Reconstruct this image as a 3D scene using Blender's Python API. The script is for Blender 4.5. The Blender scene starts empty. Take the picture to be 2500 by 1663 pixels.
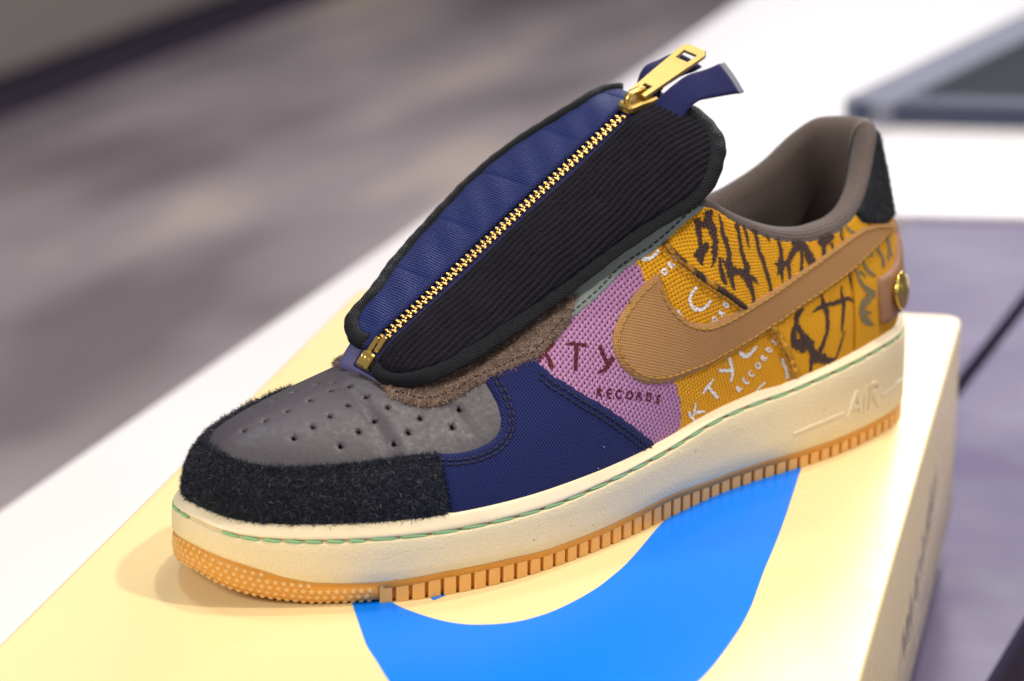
import bpy, math, random
import numpy as np
from mathutils import Vector, Matrix
from mathutils.geometry import delaunay_2d_cdt
from mathutils.bvhtree import BVHTree
SC=bpy.context.scene; COL=SC.collection; R=math.radians
random.seed(7); RNG=np.random.default_rng(7)
CM=.01
# ---------------------------------------------------------------- camera
cd=bpy.data.cameras.new('camera');cam=bpy.data.objects.new('camera',cd);COL.objects.link(cam);SC.camera=cam
cam.location=(0,-.9799,.4325);cam.rotation_euler=(R(90-19.5),0,0)
cd.sensor_width=36;cd.lens=110.74;cd.clip_start=.05;cd.clip_end=60
cd.dof.use_dof=True;cd.dof.focus_distance=1.078;cd.dof.aperture_fstop=8.0;cd.dof.aperture_blades=9
# ---------------------------------------------------------------- room light: shop ceiling spots, a bright window wall behind, soft ambient, plus added fills
w=bpy.data.worlds.new('World');SC.world=w;w.use_nodes=True
w.node_tree.nodes['Background'].inputs[0].default_value=(.72,.70,.80,1);w.node_tree.nodes['Background'].inputs[1].default_value=.2
SC.view_settings.view_transform='Standard';SC.view_settings.look='None';SC.view_settings.exposure=0.0;SC.view_settings.gamma=1
def area(name,loc,target,size,power,color=(1,1,1),sy=None):
    l=bpy.data.lights.new(name,'AREA');l.energy=power;l.color=color;l.size=size
    if sy: l.shape='RECTANGLE';l.size_y=sy
    o=bpy.data.objects.new(name,l);COL.objects.link(o);o.location=loc
    o.rotation_euler=(Vector(target)-Vector(loc)).to_track_quat('-Z','Y').to_euler();return o
area('ceiling_spot_light',(.92,-.02,1.75),(0,.05,.05),.07,20,(1,.93,.82))
area('ceiling_spot_light',(.32,.5,1.85),(0,.05,.05),.09,13,(1,.92,.80))
area('ceiling_spot_light',(-.5,.75,1.9),(0,.05,.05),.25,10,(.86,.88,1))
area('window_light',(1.2,3.4,1.55),(.15,.2,0),2.0,66,(.95,.94,1),1.3)
area('side_fill_light',(2.3,-.35,.75),(.1,.1,0),1.0,14,(.92,.92,1))  # added fill from the right, brightens the box's side face and heel
area('front_fill_light',(-1.1,-1.3,1.3),(0,.05,.03),.6,31,(1,.95,.88))  # added fill from the camera side, lifts the shoe's facing panels
SC.cycles.max_bounces=6;SC.cycles.diffuse_bounces=3
# ---------------------------------------------------------------- shape of the sneaker (cm, toe at x=0, heel at x=32)
OUT=[(32.05,0.2),(31.85,-1.2),(31.1,-2.35),(29.8,-3.25),(28,-3.8),(26,-4.15),(24,-4.25),(22,-4.2),(20,-4.3),(18,-4.65),(16,-5.05),(14,-5.4),(12,-5.62),(10,-5.7),(8,-5.5),(6,-5.0),(4.4,-4.25),(3,-3.35),(1.9,-2.55),(1.0,-1.75),(0.4,-0.9),(0.14,0),(0.17,0.75),(0.6,1.8),(1.4,2.8),(2.7,3.75),(4.2,4.5),(6,5.0),(8.5,5.2),(11,5.0),(14,4.5),(17,4.05),(20,3.85),(23,3.95),(26,4.1),(28.3,3.95),(30.1,3.3),(31.35,2.2),(31.95,1.2)]
N=800
def closed_curve(pts,n):
    P=np.array(pts,float);m=len(P);out=[]
    for i in range(m):
        p0,p1,p2,p3=P[i-1],P[i],P[(i+1)%m],P[(i+2)%m]
        t=np.linspace(0,1,40,endpoint=False)[:,None]
        out.append(.5*((2*p1)+(p2-p0)*t+(2*p0-5*p1+4*p2-p3)*t*t+(3*p1-p0-3*p2+p3)*t**3))
    Q=np.vstack(out)
    for _ in range(60): Q=(np.roll(Q,1,0)+2*Q+np.roll(Q,-1,0))/4
    Q2=np.vstack([Q,Q[:1]]);L=np.r_[0,np.cumsum(np.linalg.norm(np.diff(Q2,axis=0),axis=1))]
    u=np.linspace(0,L[-1],n,endpoint=False)
    return np.stack([np.interp(u,L,Q2[:,0]),np.interp(u,L,Q2[:,1])],1),L[-1]
O,OLEN=closed_curve(OUT,N)
T_=np.roll(O,-1,0)-np.roll(O,1,0);T_/=np.linalg.norm(T_,axis=1)[:,None]
ON=np.stack([T_[:,1],-T_[:,0]],1)
if ON[0,0]<0: ON=-ON
ITOE=int(np.argmin(O[:,0]))
def pchip(x,xp,fp):
    # smooth monotone-ish interpolation; fp may be (n,k)
    xp=np.asarray(xp,float);fp=np.asarray(fp,float);one=fp.ndim==1
    if one: fp=fp[:,None]
    h=np.diff(xp)[:,None];d=np.diff(fp,axis=0)/h
    m=np.zeros_like(fp);m[1:-1]=np.where(d[:-1]*d[1:]>0,2*d[:-1]*d[1:]/(d[:-1]+d[1:]+1e-12),0);m[0]=d[0];m[-1]=d[-1]
    x=np.clip(np.asarray(x,float),xp[0],xp[-1]);k=np.clip(np.searchsorted(xp,x,side='right')-1,0,len(xp)-2)
    H=h[k];t=((x-xp[k])[:,None])/H
    r=(2*t**3-3*t*t+1)*fp[k]+(t**3-2*t*t+t)*H*m[k]+(-2*t**3+3*t*t)*fp[k+1]+(t**3-t*t)*H*m[k+1]
    return r[:,0] if one else r
X=O[:,0]
ZB=pchip(X,[0,.14,.54,1.24,2.1,3,33],[.95,.85,.55,.29,.11,0,0])          # underside (toe spring)
ZM=pchip(X,[0,.14,.54,1.24,2.1,3,4.5,7,9,11,13,15.7,17,18.5,20,33],[2.0,1.92,1.71,1.42,1.05,.84,.78,.88,.86,.77,.78,.86,.88,.78,.7,.7])
ZG=pchip(X,[0,.14,.54,1.24,2.1,3,5,8,11,13,15,17,19,21,23,25,27,29,33],[2.85,2.78,2.58,2.42,2.34,2.29,2.28,2.26,2.26,2.34,2.44,2.57,2.8,2.97,3.08,3.28,3.42,3.5,3.5])
ZT=pchip(X,[0,.14,.54,1.24,2.1,3,5,8,11,13,15,17,19,21,22.3,23,23.6,25,27,29,33],[3.25,3.15,3.0,2.88,2.82,2.8,2.78,2.78,2.78,2.79,2.82,2.9,3.1,3.28,3.38,3.36,3.44,3.56,3.72,3.84,3.88])
INS=pchip(X,[0,3,8,18,26,33],[.34,.32,.28,.24,.2,.2])                   # how far the top band leans in
# upper: one cubic Bezier rib per outline station, from the sole edge (t=0) to the spine / collar edge (t=1)
def _idx(x,side):
    r=range(0,ITOE+1) if side<0 else range(ITOE,N)
    return min(r,key=lambda i:abs(O[i,0]-x))
# (x on outline, end point P1, handle at P1 (relative), up-length of the handle at the sole, its lean inward)
KN=[(31.98,(31.1,0,10.88),(.45,0,-2.6),2.6,-.05),
    (31.3,(30.62,-.78,10.92),(.5,-.35,-2.5),2.4,-.05),
    (30.4,(29.75,-1.42,9.75),(.5,-.6,-2.3),2.2,-.08),
    (29.0,(28.8,-1.98,8.88),(.2,-.7,-2.0),1.9,-.08),
    (27.6,(27.75,-2.4,8.42),(.0,-.7,-1.8),1.8,-.06),
    (26.4,(26.6,-2.7,8.25),(0,-.6,-1.8),1.8,-.05),
    (25.2,(25.4,-2.9,8.28),(0,-.55,-1.8),1.8,-.05),
    (24.0,(24.2,-3.0,8.5),(0,-.5,-1.8),1.9,-.03),
    (22.8,(23.1,-3.05,8.88),(0,-.5,-2.0),2.0,0),
    (21.6,(22.0,-3.05,9.42),(0,-.5,-2.2),2.2,.02),
    (20.6,(21.1,-3.05,9.98),(0,-.5,-2.4),2.4,.03),
    (19.6,(20.2,-2.98,10.55),(0,-.6,-2.5),2.5,.05),
    (18.4,(18.9,-2.5,10.75),(0,-.9,-2.0),2.6,.1),
    (16,(16.3,-1.6,10.2),(0,-1.4,-1.3),2.6,.1),
    (13,(13.4,-.9,8.95),(0,-1.7,-.8),2.4,.08),
    (10,(10.7,-.3,7.6),(-.2,-2.1,-.5),2.0,.05),
    (8,(9.0,-.05,6.9),(-.4,-2.2,-.4),1.8,.03),
    (6,(7.6,0,6.45),(-.7,-2.2,-.35),1.75,.0),
    (4.4,(6.5,.02,6.2),(-1.0,-2.05,-.35),1.75,-.04),
    (3,(5.7,.05,6.05),(-1.4,-1.8,-.38),1.85,-.08),
    (1.9,(5.2,.08,5.97),(-1.9,-1.5,-.4),1.9,-.1),
    (1.0,(4.9,.1,5.92),(-2.25,-1.1,-.42),1.95,-.1),
    (.4,(4.72,.13,5.88),(-2.5,-.55,-.43),1.95,-.1)]
KT=[(.13,(4.65,.15,5.87),(-2.55,.1,-.43),1.95,-.1)]
KF=[(k[0]*.995,(k[1][0],(k[1][1] if k[0]<9 else -k[1][1]),k[1][2]),(k[2][0],-k[2][1],k[2][2]),k[3],k[4]) for k in KN]
_far={31.3:(30.8,.95,10.82),30.4:(30.2,1.8,10.72),29.0:(29.25,2.4,10.1),27.6:(28.0,2.65,9.2),26.4:(26.8,2.8,8.65)}
KF=[(k[0],next((v for q,v in _far.items() if abs(q*.995-k[0])<.01),k[1]))+k[2:] for k in KF]
_keys=[(_idx(k[0],-1),k) for k in KN]+[(ITOE,KT[0])]+[(_idx(k[0],1),k) for k in KF[::-1]]
_keys[0]=(0,KN[0]);_keys[-1]=(N,KN[0])
_ki=np.array([a for a,_ in _keys]);_kv=np.array([[*k[1],*k[2],k[3],k[4]] for _,k in _keys])
_kv=_kv[np.argsort(_ki,kind='stable')];_ki=np.sort(_ki)
_ok=np.r_[True,np.diff(_ki)>0];_ki=_ki[_ok];_kv=_kv[_ok]
_B=pchip(np.arange(N),_ki,_kv)
for _ in range(6): _B=(np.roll(_B,1,0)+2*_B+np.roll(_B,-1,0))/4
MT=81
TT=np.linspace(0,1,MT)
P0=np.c_[O-ON*(INS+.17)[:,None],ZT-.12];P1=_B[:,:3]
H0=P0+np.c_[-ON*_B[:,7:8],_B[:,6]];H1=P1+_B[:,3:6]
b0,b1,b2,b3=(1-TT)**3,3*TT*(1-TT)**2,3*TT**2*(1-TT),TT**3
US=P0[:,None]*b0[None,:,None]+H0[:,None]*b1[None,:,None]+H1[:,None]*b2[None,:,None]+P1[:,None]*b3[None,:,None]   # (N,MT,3)
def grid_normals(G,wrap):
    if wrap: du=np.roll(G,-1,0)-np.roll(G,1,0)
    else: du=np.gradient(G,axis=0)
    dv=np.gradient(G,axis=1);n=np.cross(du,dv);n/=np.linalg.norm(n,axis=2)[...,None]+1e-9;return n
UN=grid_normals(US,True)
if UN[250,20,1]>0: UN=-UN
for _ in range(4):
    UN=(np.roll(UN,1,0)+2*UN+np.roll(UN,-1,0))/4
UN/=np.linalg.norm(UN,axis=2)[...,None]
UN[300:515,74:]=UN[300:515,73:74];UN[355:455,62:]=np.array([-.25,0,.97])*.5+UN[355:455,61:62]*.5;UN/=np.linalg.norm(UN,axis=2)[...,None]
def samp(G,i,t,wrap=True):
    n,m=G.shape[:2];i=np.asarray(i,float);t=np.clip(np.asarray(t,float),0,1)*(m-1)
    a=np.floor(i).astype(int);fi=(i-a)[:,None];
    if wrap: a0=a%n;a1=(a+1)%n
    else: a0=np.clip(a,0,n-1);a1=np.clip(a+1,0,n-1)
    b=np.clip(np.floor(t).astype(int),0,m-2);ft=(t-b)[:,None]
    return (G[a0,b]*(1-fi)+G[a1,b]*fi)*(1-ft)+(G[a0,b+1]*(1-fi)+G[a1,b+1]*fi)*ft

# lace cover: gently rolled saddle running up the instep; a = along the zip, b = across (b<0 far side, b>0 near side)
SA=np.arange(191)*.1-2;SBB=np.arange(121)*.1-6
def cover():
    d=np.array([.868,0,.497]);n=np.array([-.497,0,.868]);C00=np.array([7.42,-.8,7.37]);vd=np.array([.587,.752,-.312])
    ph=np.radians(9);e=np.array([0,-1.,0])
    e2=e*np.cos(ph)-n*np.sin(ph);n2=n*np.cos(ph)+e*np.sin(ph)
    G=np.zeros((191,121,3))
    for k,a in enumerate(SA):
        R=np.where(SBB>0,4.6,10.0);th=SBB/R
        C0=C00+vd*float(np.interp(a,[-1,1,4.5],[.5,.62,1.1]))
        drop=max(0,a-12.2)**2/7.+max(0,.6-a)**2/5.+.00*a
        G[k]=C0+a*d+ (R*np.sin(th))[:,None]*e2-(R*(1-np.cos(th)))[:,None]*n2-drop*n2
    return G
SG=cover();SN=grid_normals(SG,False)
if SN[80,60,2]<0: SN=-SN

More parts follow.
